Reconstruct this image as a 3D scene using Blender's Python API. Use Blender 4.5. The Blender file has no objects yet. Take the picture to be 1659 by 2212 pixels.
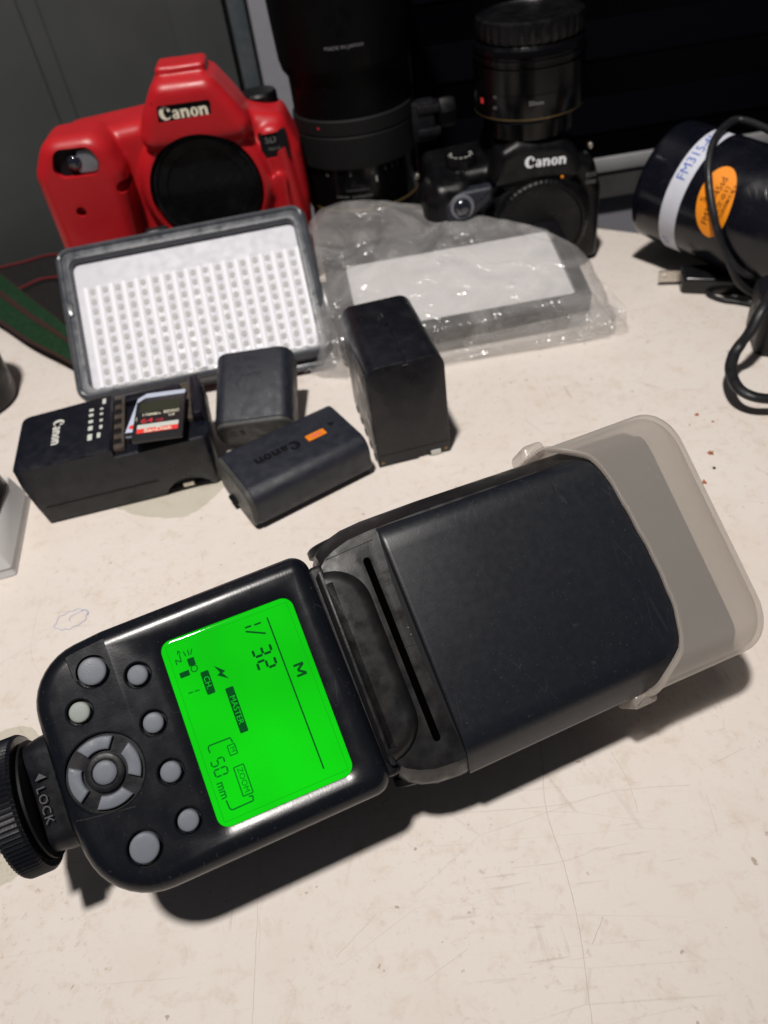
import bpy, bmesh, math, random
from mathutils import Vector, Matrix, noise
V = Vector
PI = math.pi
random.seed(4)
scene = bpy.context.scene
col = scene.collection

# ------------------------------------------------------------------ camera, world, lamps, exposure
F, VX, VY, CH = 1662.0, 280.5, 1736.0, 0.25
down = V((VX, VY, F)).normalized()
f2 = (V((0, 0, 1)) - down * down.z).normalized()
right = f2.cross(-down)
cam = bpy.data.cameras.new('camera'); cam_o = bpy.data.objects.new('camera', cam); col.objects.link(cam_o)
cx = V((right.x, f2.x, -down.x)); cy = V((right.y, f2.y, -down.y)); cz = V((right.z, f2.z, -down.z))
cam_o.matrix_world = Matrix(((cx.x, -cy.x, -cz.x, 0), (cx.y, -cy.y, -cz.y, 0), (cx.z, -cy.z, -cz.z, CH), (0, 0, 0, 1)))
cam.sensor_fit = 'VERTICAL'; cam.sensor_height = 36; cam.sensor_width = 27
cam.lens = F / 2212 * 36
cam.clip_start = 0.005; cam.clip_end = 20
cam.dof.use_dof = True; cam.dof.focus_distance = 0.235; cam.dof.aperture_fstop = 14
scene.camera = cam_o

world = bpy.data.worlds.new('World'); scene.world = world; world.use_nodes = True
bg = world.node_tree.nodes['Background']
bg.inputs[0].default_value = (0.86, 0.88, 1.0, 1); bg.inputs[1].default_value = 0.052

lm = bpy.data.lights.new('ceiling_lamp', 'SPOT'); lm.energy = 109; lm.color = (1.0, 0.95, 0.90); lm.shadow_soft_size = 0.052; lm.spot_size = math.radians(60); lm.spot_blend = 1.0
lo_ = bpy.data.objects.new('ceiling_lamp', lm); col.objects.link(lo_); lo_.location = (-0.16, -0.08, 1.45)
lo_.rotation_euler = (V((0.00, 0.50, 0)) - lo_.location).to_track_quat('-Z', 'Y').to_euler()
scene.view_settings.view_transform = 'Standard'; scene.view_settings.look = 'None'
scene.view_settings.exposure = 0; scene.view_settings.gamma = 1

# ------------------------------------------------------------------ materials
def nd(nt, t, **k):
    n = nt.nodes.new(t)
    for a, b in k.items():
        if a.startswith('_'): setattr(n, a[1:], b)
        else: n.inputs[a.replace('9', ' ')].default_value = b
    return n
def mat(name, colr, rough=0.5, spec=0.5, metal=0.0, bump=0.0, bscale=900, var=0.0, vscale=60, vcol=None, coat=0.0, em=None, ems=0.0, rvar=0.15, scratch=0.0):
    m = bpy.data.materials.new(name); m.use_nodes = True; nt = m.node_tree; p = nt.nodes['Principled BSDF']
    p.inputs['Base Color'].default_value = (*colr, 1); p.inputs['Roughness'].default_value = rough
    p.inputs['Metallic'].default_value = metal; p.inputs['Specular IOR Level'].default_value = spec
    p.inputs['Coat Weight'].default_value = coat; p.inputs['Coat Roughness'].default_value = 0.12
    if em: p.inputs['Emission Color'].default_value = (*em, 1); p.inputs['Emission Strength'].default_value = ems
    tc = nd(nt, 'ShaderNodeTexCoord')
    L = nt.links.new
    if var > 0:
        n = nd(nt, 'ShaderNodeTexNoise', Scale=vscale, Detail=6.0, Roughness=0.65); L(tc.outputs['Object'], n.inputs['Vector'])
        r = nd(nt, 'ShaderNodeMapRange'); r.inputs[1].default_value = 0.45; r.inputs[2].default_value = 0.8; r.inputs[4].default_value = var
        L(n.outputs[0], r.inputs[0])
        mx = nd(nt, 'ShaderNodeMix', _data_type='RGBA'); L(r.outputs[0], mx.inputs[0])
        mx.inputs[6].default_value = (*colr, 1); mx.inputs[7].default_value = (*(vcol or [min(1, c * 2 + 0.02) for c in colr]), 1)
        L(mx.outputs[2], p.inputs['Base Color'])
        r2 = nd(nt, 'ShaderNodeMapRange'); r2.inputs[1].default_value = 0.3; r2.inputs[2].default_value = 0.7
        r2.inputs[3].default_value = max(0.03, rough - rvar); r2.inputs[4].default_value = min(1, rough + rvar)
        n3 = nd(nt, 'ShaderNodeTexNoise', Scale=vscale * 2.7, Detail=5.0); L(tc.outputs['Object'], n3.inputs['Vector'])
        L(n3.outputs[0], r2.inputs[0]); L(r2.outputs[0], p.inputs['Roughness'])
    last = None
    if bump > 0:
        n2 = nd(nt, 'ShaderNodeTexNoise', Scale=bscale, Detail=3.0); L(tc.outputs['Object'], n2.inputs['Vector'])
        b = nd(nt, 'ShaderNodeBump', Strength=bump, Distance=0.0004); L(n2.outputs[0], b.inputs['Height']); last = b
    if scratch > 0:
        mp = nd(nt, 'ShaderNodeMapping'); mp.inputs['Scale'].default_value = (35, 6, 20); mp.inputs['Rotation'].default_value = (0.3, 0.2, 0.7)
        L(tc.outputs['Object'], mp.inputs['Vector'])
        vo = nd(nt, 'ShaderNodeTexVoronoi', _feature='DISTANCE_TO_EDGE', Scale=7.0); L(mp.outputs[0], vo.inputs['Vector'])
        rr_ = nd(nt, 'ShaderNodeMapRange'); rr_.inputs[2].default_value = 0.01; L(vo.outputs[0], rr_.inputs[0])
        b2 = nd(nt, 'ShaderNodeBump', Strength=scratch, Distance=0.0003); L(rr_.outputs[0], b2.inputs['Height'])
        if last: L(last.outputs[0], b2.inputs['Normal'])
        last = b2
        if var > 0:
            n5 = nd(nt, 'ShaderNodeTexNoise', Scale=70.0, Detail=2.0); L(tc.outputs['Object'], n5.inputs['Vector'])
            k5 = nd(nt, 'ShaderNodeMapRange'); k5.inputs[1].default_value = 0.52; k5.inputs[2].default_value = 0.66; L(n5.outputs[0], k5.inputs[0])
            l5 = nd(nt, 'ShaderNodeMapRange'); l5.inputs[2].default_value = 0.012; l5.inputs[3].default_value = 1.0; l5.inputs[4].default_value = 0.0; L(vo.outputs[0], l5.inputs[0])
            m5 = nd(nt, 'ShaderNodeMath', _operation='MULTIPLY'); L(k5.outputs[0], m5.inputs[0]); L(l5.outputs[0], m5.inputs[1])
            n6 = nd(nt, 'ShaderNodeTexNoise', Scale=1100.0, Detail=1.0); L(tc.outputs['Object'], n6.inputs['Vector'])
            k6 = nd(nt, 'ShaderNodeMapRange'); k6.inputs[1].default_value = 0.70; k6.inputs[2].default_value = 0.76; k6.inputs[4].default_value = 0.8; L(n6.outputs[0], k6.inputs[0])
            a6 = nd(nt, 'ShaderNodeMath', _operation='MAXIMUM'); L(m5.outputs[0], a6.inputs[0]); L(k6.outputs[0], a6.inputs[1])
            s6 = nd(nt, 'ShaderNodeMath', _operation='MULTIPLY'); s6.inputs[1].default_value = 0.34; L(a6.outputs[0], s6.inputs[0])
            mz = nd(nt, 'ShaderNodeMix', _data_type='RGBA'); L(s6.outputs[0], mz.inputs[0]); L(mx.outputs[2], mz.inputs[6]); mz.inputs[7].default_value = (0.075, 0.075, 0.08, 1)
            L(mz.outputs[2], p.inputs['Base Color'])
    if last: L(last.outputs[0], p.inputs['Normal'])
    return m
M = {}
M['flash'] = mat('flash_plastic', (0.0048, 0.0056, 0.0088), 0.27, 0.42, bump=0.04, bscale=1500, var=0.35, vscale=55, vcol=(0.010, 0.010, 0.012), scratch=0.03, rvar=0.05)
M['flash_head'] = mat('flash_head_plastic', (0.0065, 0.0078, 0.012), 0.38, 0.42, bump=0.05, bscale=2200, var=0.3, vscale=160, vcol=(0.010, 0.011, 0.015), scratch=0.04, rvar=0.03)
M['dusty'] = mat('dusty_black_plastic', (0.006, 0.0065, 0.009), 0.42, 0.30, bump=0.07, bscale=1600, var=0.7, vscale=90, vcol=(0.020, 0.0165, 0.0145))
M['deep'] = mat('deep_black', (0.004, 0.004, 0.005), 0.6, 0.25)
M['key'] = mat('grey_rubber_key', (0.150, 0.162, 0.19), 0.5, 0.3, bump=0.15, bscale=2500, var=0.3, vscale=120, vcol=(0.19, 0.20, 0.222))
M['key_pale'] = mat('pale_rubber_key', (0.27, 0.30, 0.28), 0.5, 0.3, var=0.3, vscale=120, vcol=(0.33, 0.34, 0.27))
M['lcd_print'] = mat('lcd_segments', (0.0, 0.02, 0.0), 0.5, 0.0, em=(0.0, 0.06, 0.010), ems=1.0)
M['lcd_faint'] = mat('lcd_segments_faint', (0.0, 0.03, 0.0), 0.5, 0.0, em=(0.0, 0.15, 0.012), ems=1.0)
M['lcd_green'] = mat('lcd_backlight_letters', (0.0, 0.1, 0.0), 0.5, 0.0, em=(0.004, 0.50, 0.01), ems=1.0)
M['metal'] = mat('worn_steel', (0.62, 0.58, 0.52), 0.32, 0.5, metal=1.0, bump=0.2, bscale=700, var=0.4, vscale=200, vcol=(0.4, 0.36, 0.3))
M['grey_print'] = mat('grey_print', (0.16, 0.16, 0.165), 0.6, 0.3)
M['batt'] = mat('battery_plastic', (0.012, 0.0145, 0.023), 0.45, 0.5, bump=0.5, bscale=2600, var=0.25, vscale=80, vcol=(0.020, 0.022, 0.030))
M['batt_dark'] = mat('battery_relief', (0.002, 0.002, 0.003), 0.6, 0.2)
M['batt_end'] = mat('battery_end_plastic', (0.045, 0.045, 0.043), 0.5, 0.5, bump=0.4, bscale=2600, var=0.3, vscale=80)
M['gloss_black'] = mat('gloss_black_plastic', (0.006, 0.006, 0.0075), 0.22, 0.45, bump=0.03, bscale=500, var=0.3, vscale=60, vcol=(0.012, 0.012, 0.012), scratch=0.05, rvar=0.06)
M['sony'] = mat('video_battery_plastic', (0.0055, 0.006, 0.0095), 0.36, 0.42, bump=0.2, bscale=2300, var=0.5, vscale=45, vcol=(0.014, 0.013, 0.013), scratch=0.04)
M['charger'] = mat('charger_plastic', (0.0045, 0.0052, 0.0105), 0.38, 0.4, bump=0.25, bscale=2600, var=0.3, vscale=60, vcol=(0.010, 0.010, 0.0125))
M['dirt'] = mat('brown_grime', (0.07, 0.055, 0.045), 0.8, 0.2, bump=1.0, bscale=700, var=1.0, vscale=250, vcol=(0.012, 0.011, 0.01))
M['white_print'] = mat('white_print', (0.62, 0.62, 0.58), 0.5, 0.4)
M['cream_logo'] = mat('cream_logo', (0.75, 0.70, 0.56), 0.45, 0.4)
M['red'] = mat('red_silicone', (0.42, 0.010, 0.015), 0.38, 0.38, bump=0.12, bscale=1500, var=0.4, vscale=30, vcol=(0.33, 0.008, 0.012), rvar=0.07)
M['cam_black'] = mat('camera_body_plastic', (0.003, 0.003, 0.0038), 0.36, 0.32, bump=0.15, bscale=2500, var=0.3, vscale=50, vcol=(0.005, 0.005, 0.005))
M['lens_black'] = mat('lens_barrel', (0.0018, 0.0018, 0.0024), 0.2, 0.3, bump=0.02, bscale=900, var=0.25, vscale=60, vcol=(0.0026, 0.0026, 0.003), rvar=0.04)
M['tele'] = mat('tele_barrel', (0.0016, 0.0016, 0.0020), 0.5, 0.10, var=0.2, vscale=60, vcol=(0.0022, 0.0022, 0.0024))
M['rubber'] = mat('rubber_ring', (0.0065, 0.0065, 0.007), 0.65, 0.2, bump=0.3, bscale=1500)
M['silver'] = mat('grey_silver_paint', (0.22, 0.23, 0.26), 0.3, 0.6, metal=0.5)
M['gold'] = mat('old_brass_trim', (0.22, 0.15, 0.06), 0.4, 0.5, metal=0.8)
M['orange'] = mat('orange_sticker', (0.85, 0.27, 0.012), 0.45, 0.4)
M['orange_ink'] = mat('brown_ink', (0.08, 0.02, 0.005), 0.6, 0.2)
M['white_tape'] = mat('white_label_tape', (0.58, 0.60, 0.68), 0.45, 0.4, var=0.4, vscale=50, vcol=(0.45, 0.45, 0.46))
M['blue_ink'] = mat('blue_ink', (0.035, 0.10, 0.42), 0.6, 0.2)
M['strobe'] = mat('strobe_black', (0.0035, 0.0038, 0.0075), 0.2, 0.45, bump=0.04, bscale=300, var=0.5, vscale=35, vcol=(0.012, 0.012, 0.015), scratch=0.12, rvar=0.07)
M['cable'] = mat('black_cable', (0.010, 0.010, 0.012), 0.45, 0.4, bump=0.2, bscale=800, var=0.5, vscale=80, vcol=(0.026, 0.026, 0.03))
M['holo'] = mat('orange_hologram', (0.95, 0.22, 0.01), 0.3, 0.5, metal=0.3, var=1.0, vscale=900, vcol=(0.95, 0.55, 0.03))
M['holo2'] = mat('pink_hologram', (0.9, 0.16, 0.06), 0.3, 0.5, metal=0.3, var=1.0, vscale=1200, vcol=(0.95, 0.4, 0.25))
M['card_black'] = mat('memory_card_plastic', (0.014, 0.014, 0.016), 0.35, 0.5)
M['card_green'] = mat('memory_card_band', (0.028, 0.032, 0.02), 0.35, 0.5)
M['card_red'] = mat('card_red', (0.75, 0.05, 0.045), 0.4, 0.4)
M['card_dkred'] = mat('card_text_red', (0.55, 0.03, 0.05), 0.4, 0.4)
M['card_grey'] = mat('card_grey', (0.55, 0.57, 0.53), 0.4, 0.4)
M['card_white'] = mat('card_white_label', (0.5, 0.55, 0.68), 0.35, 0.4)
M['bezel'] = mat('panel_bezel_plastic', (0.050, 0.055, 0.066), 0.34, 0.7, bump=0.15, bscale=1800, var=0.4, vscale=60, vcol=(0.075, 0.077, 0.088))
M['led_white'] = mat('led_board_white', (0.52, 0.52, 0.565), 0.45, 0.4, var=0.3, vscale=60, vcol=(0.46, 0.455, 0.49))
M['led_dot'] = mat('led_phosphor', (0.43, 0.425, 0.42), 0.6, 0.2)
M['led_streak'] = mat('led_streak_bright', (0.76, 0.76, 0.81), 0.5, 0.4)  # lighter tone paints the bright light streaks between lamp columns
M['panel_white'] = mat('diffuser_white', (0.60, 0.59, 0.60), 0.45, 0.4, var=0.3, vscale=50, vcol=(0.52, 0.51, 0.515))
M['box_white'] = mat('white_box_plastic', (0.6, 0.6, 0.6), 0.45, 0.4)
M['green'] = mat('green_webbing', (0.005, 0.026, 0.009), 0.8, 0.2, bump=0.8, bscale=900, var=0.5, vscale=300)
M['brown'] = mat('brown_leather_strip', (0.035, 0.016, 0.014), 0.75, 0.2, bump=0.6, bscale=900)
M['strap_black'] = mat('black_webbing', (0.010, 0.009, 0.010), 0.85, 0.2, bump=0.8, bscale=900, var=0.5, vscale=200, vcol=(0.03, 0.02, 0.016))
M['strap_red'] = mat('red_piping', (0.12, 0.01, 0.013), 0.7, 0.2)
M['board'] = mat('dark_grey_board', (0.050, 0.056, 0.056), 0.55, 0.35, bump=0.3, bscale=60, var=0.6, vscale=8, vcol=(0.075, 0.080, 0.078))
M['blue_edge'] = mat('bluish_painted_edge', (0.055, 0.07, 0.08), 0.55, 0.35, var=0.9, vscale=45, vcol=(0.11, 0.12, 0.125))
M['wall'] = mat('grey_wall_plaster', (0.26, 0.26, 0.29), 0.8, 0.2, bump=0.5, bscale=120, var=0.6, vscale=20, vcol=(0.19, 0.19, 0.21))
M['wall_dark'] = mat('dark_grey_strip', (0.05, 0.05, 0.05), 0.7, 0.2, var=0.5, vscale=15)
M['alu'] = mat('aluminium_sill', (0.32, 0.32, 0.33), 0.5, 0.5, metal=0.2, var=0.5, vscale=25, vcol=(0.2, 0.2, 0.21))
M['glass_dark'] = mat('dark_window_glass', (0.001, 0.001, 0.0018), 0.35, 0.04)
M['louvre'] = mat('dark_louvre', (0.0030, 0.0032, 0.0050), 1.0, 0.0)
M['crumb'] = mat('rust_crumb', (0.42, 0.14, 0.05), 0.8, 0.2, var=0.6, vscale=600, vcol=(0.10, 0.05, 0.03))
M['pen'] = mat('blue_pen_ink', (0.42, 0.45, 0.62), 0.7, 0.2)

def facing(nt, lo, hi, normal=None):      # reflection that works the same on both sides of a thin sheet
    lw = nt.nodes.new('ShaderNodeLayerWeight'); lw.inputs[0].default_value = 0.5
    if normal: nt.links.new(normal, lw.inputs['Normal'])
    pw = nd(nt, 'ShaderNodeMath', _operation='POWER'); pw.inputs[1].default_value = 3.5; nt.links.new(lw.outputs['Facing'], pw.inputs[0])
    mr = nt.nodes.new('ShaderNodeMapRange'); mr.inputs[3].default_value = lo; mr.inputs[4].default_value = hi; nt.links.new(pw.outputs[0], mr.inputs[0]); return mr
def sss_diffuser():
    m = bpy.data.materials.new('milky_diffuser'); m.use_nodes = True; nt = m.node_tree; L = nt.links.new
    out = nt.nodes['Material Output']; nt.nodes.remove(nt.nodes['Principled BSDF'])
    tc = nd(nt, 'ShaderNodeTexCoord')
    no = nd(nt, 'ShaderNodeTexNoise', Scale=45.0, Detail=6.0); L(tc.outputs['Object'], no.inputs['Vector'])
    mx = nd(nt, 'ShaderNodeMix', _data_type='RGBA'); mx.inputs[6].default_value = (0.95, 0.905, 0.86, 1); mx.inputs[7].default_value = (0.88, 0.81, 0.74, 1)
    L(no.outputs[0], mx.inputs[0])
    tl = nd(nt, 'ShaderNodeBsdfTranslucent'); L(mx.outputs[2], tl.inputs[0])
    df = nd(nt, 'ShaderNodeBsdfDiffuse'); L(mx.outputs[2], df.inputs[0])
    a = nd(nt, 'ShaderNodeMixShader'); a.inputs[0].default_value = 0.45; L(tl.outputs[0], a.inputs[1]); L(df.outputs[0], a.inputs[2])
    t0 = nd(nt, 'ShaderNodeBsdfTransparent', Color=(0.95, 0.925, 0.90, 1))
    rf = nd(nt, 'ShaderNodeBsdfRefraction', Color=(0.95, 0.94, 0.93, 1), Roughness=0.35, IOR=1.03)
    tr = nd(nt, 'ShaderNodeMixShader'); tr.inputs[0].default_value = 0.45; L(t0.outputs[0], tr.inputs[1]); L(rf.outputs[0], tr.inputs[2])
    b = nd(nt, 'ShaderNodeMixShader'); b.inputs[0].default_value = 0.30; L(tr.outputs[0], b.inputs[1]); L(a.outputs[0], b.inputs[2])
    gl = nd(nt, 'ShaderNodeBsdfGlossy', Color=(1, 1, 1, 1), Roughness=0.28)
    bp = nd(nt, 'ShaderNodeBump', Strength=0.12, Distance=0.0005); n2 = nd(nt, 'ShaderNodeTexNoise', Scale=260.0, Detail=3.0)
    L(tc.outputs['Object'], n2.inputs['Vector']); L(n2.outputs[0], bp.inputs['Height']); L(bp.outputs[0], gl.inputs['Normal'])
    fr = facing(nt, 0.05, 0.45)
    c = nd(nt, 'ShaderNodeMixShader'); L(fr.outputs[0], c.inputs[0]); L(b.outputs[0], c.inputs[1]); L(gl.outputs[0], c.inputs[2])
    L(c.outputs[0], out.inputs[0]); return m
M['diffuser'] = sss_diffuser()

def bag_mat():
    m = bpy.data.materials.new('clear_plastic_film'); m.use_nodes = True; nt = m.node_tree; L = nt.links.new
    out = nt.nodes['Material Output']; nt.nodes.remove(nt.nodes['Principled BSDF'])
    tc = nd(nt, 'ShaderNodeTexCoord')
    n1 = nd(nt, 'ShaderNodeTexNoise', Scale=38.0, Detail=4.0, Roughness=0.5, Distortion=1.2); L(tc.outputs['Object'], n1.inputs['Vector'])
    n2 = nd(nt, 'ShaderNodeTexVoronoi', _feature='DISTANCE_TO_EDGE', Scale=60.0)
    mp = nd(nt, 'ShaderNodeMix', _data_type='VECTOR'); mp.inputs[0].default_value = 0.06; L(tc.outputs['Object'], mp.inputs[4]); L(n1.outputs[1], mp.inputs[5]); L(mp.outputs[1], n2.inputs['Vector'])
    b1 = nd(nt, 'ShaderNodeBump', Strength=0.7, Distance=0.004); L(n1.outputs[0], b1.inputs['Height'])
    b2 = nd(nt, 'ShaderNodeBump', Strength=0.45, Distance=0.003); L(n2.outputs[0], b2.inputs['Height']); L(b1.outputs[0], b2.inputs['Normal'])
    tr = nd(nt, 'ShaderNodeBsdfTransparent', Color=(0.97, 0.965, 0.96, 1))
    df = nd(nt, 'ShaderNodeBsdfDiffuse', Color=(0.80, 0.79, 0.78, 1))
    tl = nd(nt, 'ShaderNodeBsdfTranslucent', Color=(0.80, 0.78, 0.76, 1))
    a = nd(nt, 'ShaderNodeMixShader'); a.inputs[0].default_value = 0.35; L(df.outputs[0], a.inputs[1]); L(tl.outputs[0], a.inputs[2])
    r = nd(nt, 'ShaderNodeMapRange'); r.inputs[1].default_value = 0.4; r.inputs[2].default_value = 0.75; r.inputs[3].default_value = 0.18; r.inputs[4].default_value = 0.42; L(n1.outputs[0], r.inputs[0])
    b = nd(nt, 'ShaderNodeMixShader'); L(r.outputs[0], b.inputs[0]); L(tr.outputs[0], b.inputs[1]); L(a.outputs[0], b.inputs[2])
    gl = nd(nt, 'ShaderNodeBsdfGlossy', Color=(1, 1, 1, 1), Roughness=0.16); L(b2.outputs[0], gl.inputs['Normal'])
    fr = facing(nt, 0.05, 0.5, b2.outputs[0])
    c = nd(nt, 'ShaderNodeMixShader'); L(fr.outputs[0], c.inputs[0]); L(b.outputs[0], c.inputs[1]); L(gl.outputs[0], c.inputs[2])
    L(c.outputs[0], out.inputs[0]); return m
M['bag'] = bag_mat()

def lcd_mat():
    m = bpy.data.materials.new('lcd_backlight'); m.use_nodes = True; nt = m.node_tree; L = nt.links.new
    p = nt.nodes['Principled BSDF']; p.inputs['Base Color'].default_value = (0.0, 0.02, 0.0, 1); p.inputs['Roughness'].default_value = 0.6; p.inputs['Specular IOR Level'].default_value = 0.0
    tc = nd(nt, 'ShaderNodeTexCoord'); n1 = nd(nt, 'ShaderNodeTexNoise', Scale=22.0, Detail=2.0); L(tc.outputs['Object'], n1.inputs['Vector'])
    r = nd(nt, 'ShaderNodeMapRange'); r.inputs[1].default_value = 0.3; r.inputs[2].default_value = 0.7; r.inputs[3].default_value = 0.84; r.inputs[4].default_value = 1.2; L(n1.outputs[0], r.inputs[0])
    p.inputs['Emission Color'].default_value = (0.003, 0.64, 0.004, 1); L(r.outputs[0], p.inputs['Emission Strength'])
    return m
M['lcd'] = lcd_mat()
def glass(name, tint, rough, fac_min=0.04):
    m = bpy.data.materials.new(name); m.use_nodes = True; nt = m.node_tree; L = nt.links.new
    out = nt.nodes['Material Output']; nt.nodes.remove(nt.nodes['Principled BSDF'])
    tr = nd(nt, 'ShaderNodeBsdfTransparent', Color=(*tint, 1)); gl = nd(nt, 'ShaderNodeBsdfGlossy', Color=(1, 1, 1, 1), Roughness=rough)
    fr = facing(nt, 0.045, 0.5); c = nd(nt, 'ShaderNodeMixShader'); L(fr.outputs[0], c.inputs[0]); L(tr.outputs[0], c.inputs[1]); L(gl.outputs[0], c.inputs[2])
    L(c.outputs[0], out.inputs[0]); return m
M['lcd_glass'] = glass('lcd_window', (0.97, 1, 0.97), 0.06)
M['tape'] = glass('clear_tape', (0.965, 0.97, 0.95), 0.12)
M['eye_glass'] = mat('dark_lens_glass', (0.01, 0.012, 0.02), 0.05, 0.8, coat=1.0)

def table_mat():
    m = bpy.data.materials.new('worn_cream_laminate'); m.use_nodes = True; nt = m.node_tree; L = nt.links.new; p = nt.nodes['Principled BSDF']
    tc = nd(nt, 'ShaderNodeTexCoord'); O = tc.outputs['Object']
    def noi(s, d=5.0, r=0.6, dist=0.0, lo=0.5, hi=0.75, mul=1.0, loc=(0, 0, 0), sc=(1, 1, 1), rot=0):
        mp = nd(nt, 'ShaderNodeMapping'); mp.inputs['Location'].default_value = loc; mp.inputs['Scale'].default_value = sc; mp.inputs['Rotation'].default_value = (0, 0, rot); L(O, mp.inputs[0])
        n = nd(nt, 'ShaderNodeTexNoise', Scale=s, Detail=d, Roughness=r, Distortion=dist); L(mp.outputs[0], n.inputs['Vector'])
        q = nd(nt, 'ShaderNodeMapRange'); q.inputs[1].default_value = lo; q.inputs[2].default_value = hi; q.inputs[4].default_value = mul; L(n.outputs[0], q.inputs[0]); return q.outputs[0]
    cur = None; base = (0.67, 0.61, 0.56, 1)
    def over(fac, c):
        nonlocal cur
        mx = nd(nt, 'ShaderNodeMix', _data_type='RGBA'); L(fac, mx.inputs[0])
        if cur is None: mx.inputs[6].default_value = base
        else: L(cur, mx.inputs[6])
        mx.inputs[7].default_value = (*c, 1); cur = mx.outputs[2]
    def mul(a, b):
        k = nd(nt, 'ShaderNodeMath', _operation='MULTIPLY'); L(a, k.inputs[0]); L(b, k.inputs[1]); return k.outputs[0]
    over(noi(9, lo=0.35, hi=0.7, mul=0.6), (0.73, 0.675, 0.63))
    over(noi(26, lo=0.5, hi=0.72, mul=0.45, loc=(3, 1, 0)), (0.63, 0.545, 0.475))
    over(noi(130, 6, 0.7, 0.4, 0.53, 0.74, 0.55, (1, 7, 0)), (0.54, 0.445, 0.355))      # brownish rub stains
    over(mul(noi(360, 4, 0.65, 0, 0.57, 0.72, 0.55, (0, 5, 0)), noi(16, lo=0.42, hi=0.6)), (0.38, 0.29, 0.21))   # speckle in patches
    over(mul(noi(95, 6, 0.75, 0.6, 0.57, 0.68, 0.6, (4, 3, 0)), noi(11, lo=0.45, hi=0.6, loc=(2, 6, 0))), (0.56, 0.46, 0.36))
    over(noi(240, 2, 0.5, 0, 0.715, 0.76, 0.7, (9, 2, 0)), (0.30, 0.23, 0.17))      # sparse specks
    # straight hairline scratches in several directions
    for k, (rot, sc, off, thr) in enumerate([(0.5, 7, 0, 0.006), (1.25, 5, 4, 0.005), (2.3, 6, 8, 0.005), (2.75, 9, 2, 0.004)]):
        mp = nd(nt, 'ShaderNodeMapping'); mp.inputs['Rotation'].default_value = (0, 0, rot); mp.inputs['Location'].default_value = (off, off * 0.7, 0); mp.inputs['Scale'].default_value = (1, 5, 1); L(O, mp.inputs[0])
        vo = nd(nt, 'ShaderNodeTexVoronoi', _feature='DISTANCE_TO_EDGE', Scale=float(sc)); L(mp.outputs[0], vo.inputs['Vector'])
        q = nd(nt, 'ShaderNodeMapRange'); q.inputs[2].default_value = thr; q.inputs[3].default_value = 1.0; q.inputs[4].default_value = 0.0; L(vo.outputs[0], q.inputs[0])
        over(mul(q.outputs[0], noi(14, lo=0.5, hi=0.62, mul=0.32, loc=(k * 3, 1, 0))), (0.42, 0.36, 0.33))
    over(mul(noi(420, 2, 0.5, 0, 0.62, 0.70, 0.45, (2, 2, 0), (1, 0.10, 1), 0.55), noi(22, lo=0.55, hi=0.65, loc=(5, 5, 0))), (0.40, 0.33, 0.27))
    over(mul(noi(420, 2, 0.5, 0, 0.63, 0.70, 0.4, (2, 8, 0), (0.09, 1, 1), 0.3), noi(19, lo=0.55, hi=0.65, loc=(7, 1, 0))), (0.42, 0.35, 0.30))
    L(cur, p.inputs['Base Color'])
    q = nd(nt, 'ShaderNodeMapRange'); q.inputs[3].default_value = 0.42; q.inputs[4].default_value = 0.62; n = nd(nt, 'ShaderNodeTexNoise', Scale=30.0, Detail=5.0); L(O, n.inputs[0]); L(n.outputs[0], q.inputs[0]); L(q.outputs[0], p.inputs['Roughness'])
    p.inputs['Specular IOR Level'].default_value = 0.35
    n2 = nd(nt, 'ShaderNodeTexNoise', Scale=500.0, Detail=4.0); L(O, n2.inputs[0]); b = nd(nt, 'ShaderNodeBump', Strength=0.12, Distance=0.0004); L(n2.outputs[0], b.inputs['Height']); L(b.outputs[0], p.inputs['Normal'])
    return m
M['table'] = table_mat()

# ------------------------------------------------------------------ helpers
W = {}
def root(name, label, cat, loc=(0, 0, 0), group=None, mw=None):
    o = bpy.data.objects.new(name, None); col.objects.link(o); o.empty_display_size = 0.01
    m = mw if mw is not None else Matrix.Translation(loc)
    o.matrix_world = m; W[o.name] = m.copy()
    o['label'] = label; o['category'] = cat
    if group: o['group'] = group
    return o
def finish(me, angle):
    if angle is not None:
        for p in me.polygons: p.use_smooth = True
        me.set_sharp_from_angle(angle=math.radians(angle))
def mk(name, bm, m, parent=None, angle=35, label=None, kind=None, world=True):
    bmesh.ops.recalc_face_normals(bm, faces=bm.faces)
    me = bpy.data.meshes.new(name)
    Wp = W[parent.name] if parent else Matrix()
    if world and parent: bm.transform(Wp.inverted())
    bmesh.ops.remove_doubles(bm, verts=bm.verts, dist=1e-7); bm.to_mesh(me); bm.free(); finish(me, angle)
    o = bpy.data.objects.new(name, me); col.objects.link(o)
    if m is not None: me.materials.append(M[m] if isinstance(m, str) else m)
    if parent: o.parent = parent
    W[o.name] = Wp
    if label: o['label'] = label
    if kind: o['kind'] = kind
    return o
def tag(o, label, cat=None, kind=None, group=None):
    if label: o['label'] = label
    if cat: o['category'] = cat
    if kind: o['kind'] = kind
    if group: o['group'] = group
    return o
def NB(): return bmesh.new()
class Fr:      # a frame: origin and three axes; call with local coordinates
    def __init__(s, o, x, y, z, k=1.0): s.o, s.x, s.y, s.z, s.k = V(o), V(x), V(y), V(z), k
    def __call__(s, a, b, c=0.0): return s.o + s.x * (a * s.k) + s.y * (b * s.k) + s.z * (c * s.k)
    def sub(s, a, b, c, rot=0.0):
        X = s.x * math.cos(rot) + s.y * math.sin(rot); Y = -s.x * math.sin(rot) + s.y * math.cos(rot)
        return Fr(s(a, b, c), X, Y, s.z, s.k)
def yawfr(o, deg=0, k=1.0):
    a = math.radians(deg); return Fr(o, (math.cos(a), math.sin(a), 0), (-math.sin(a), math.cos(a), 0), (0, 0, 1), k)
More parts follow.
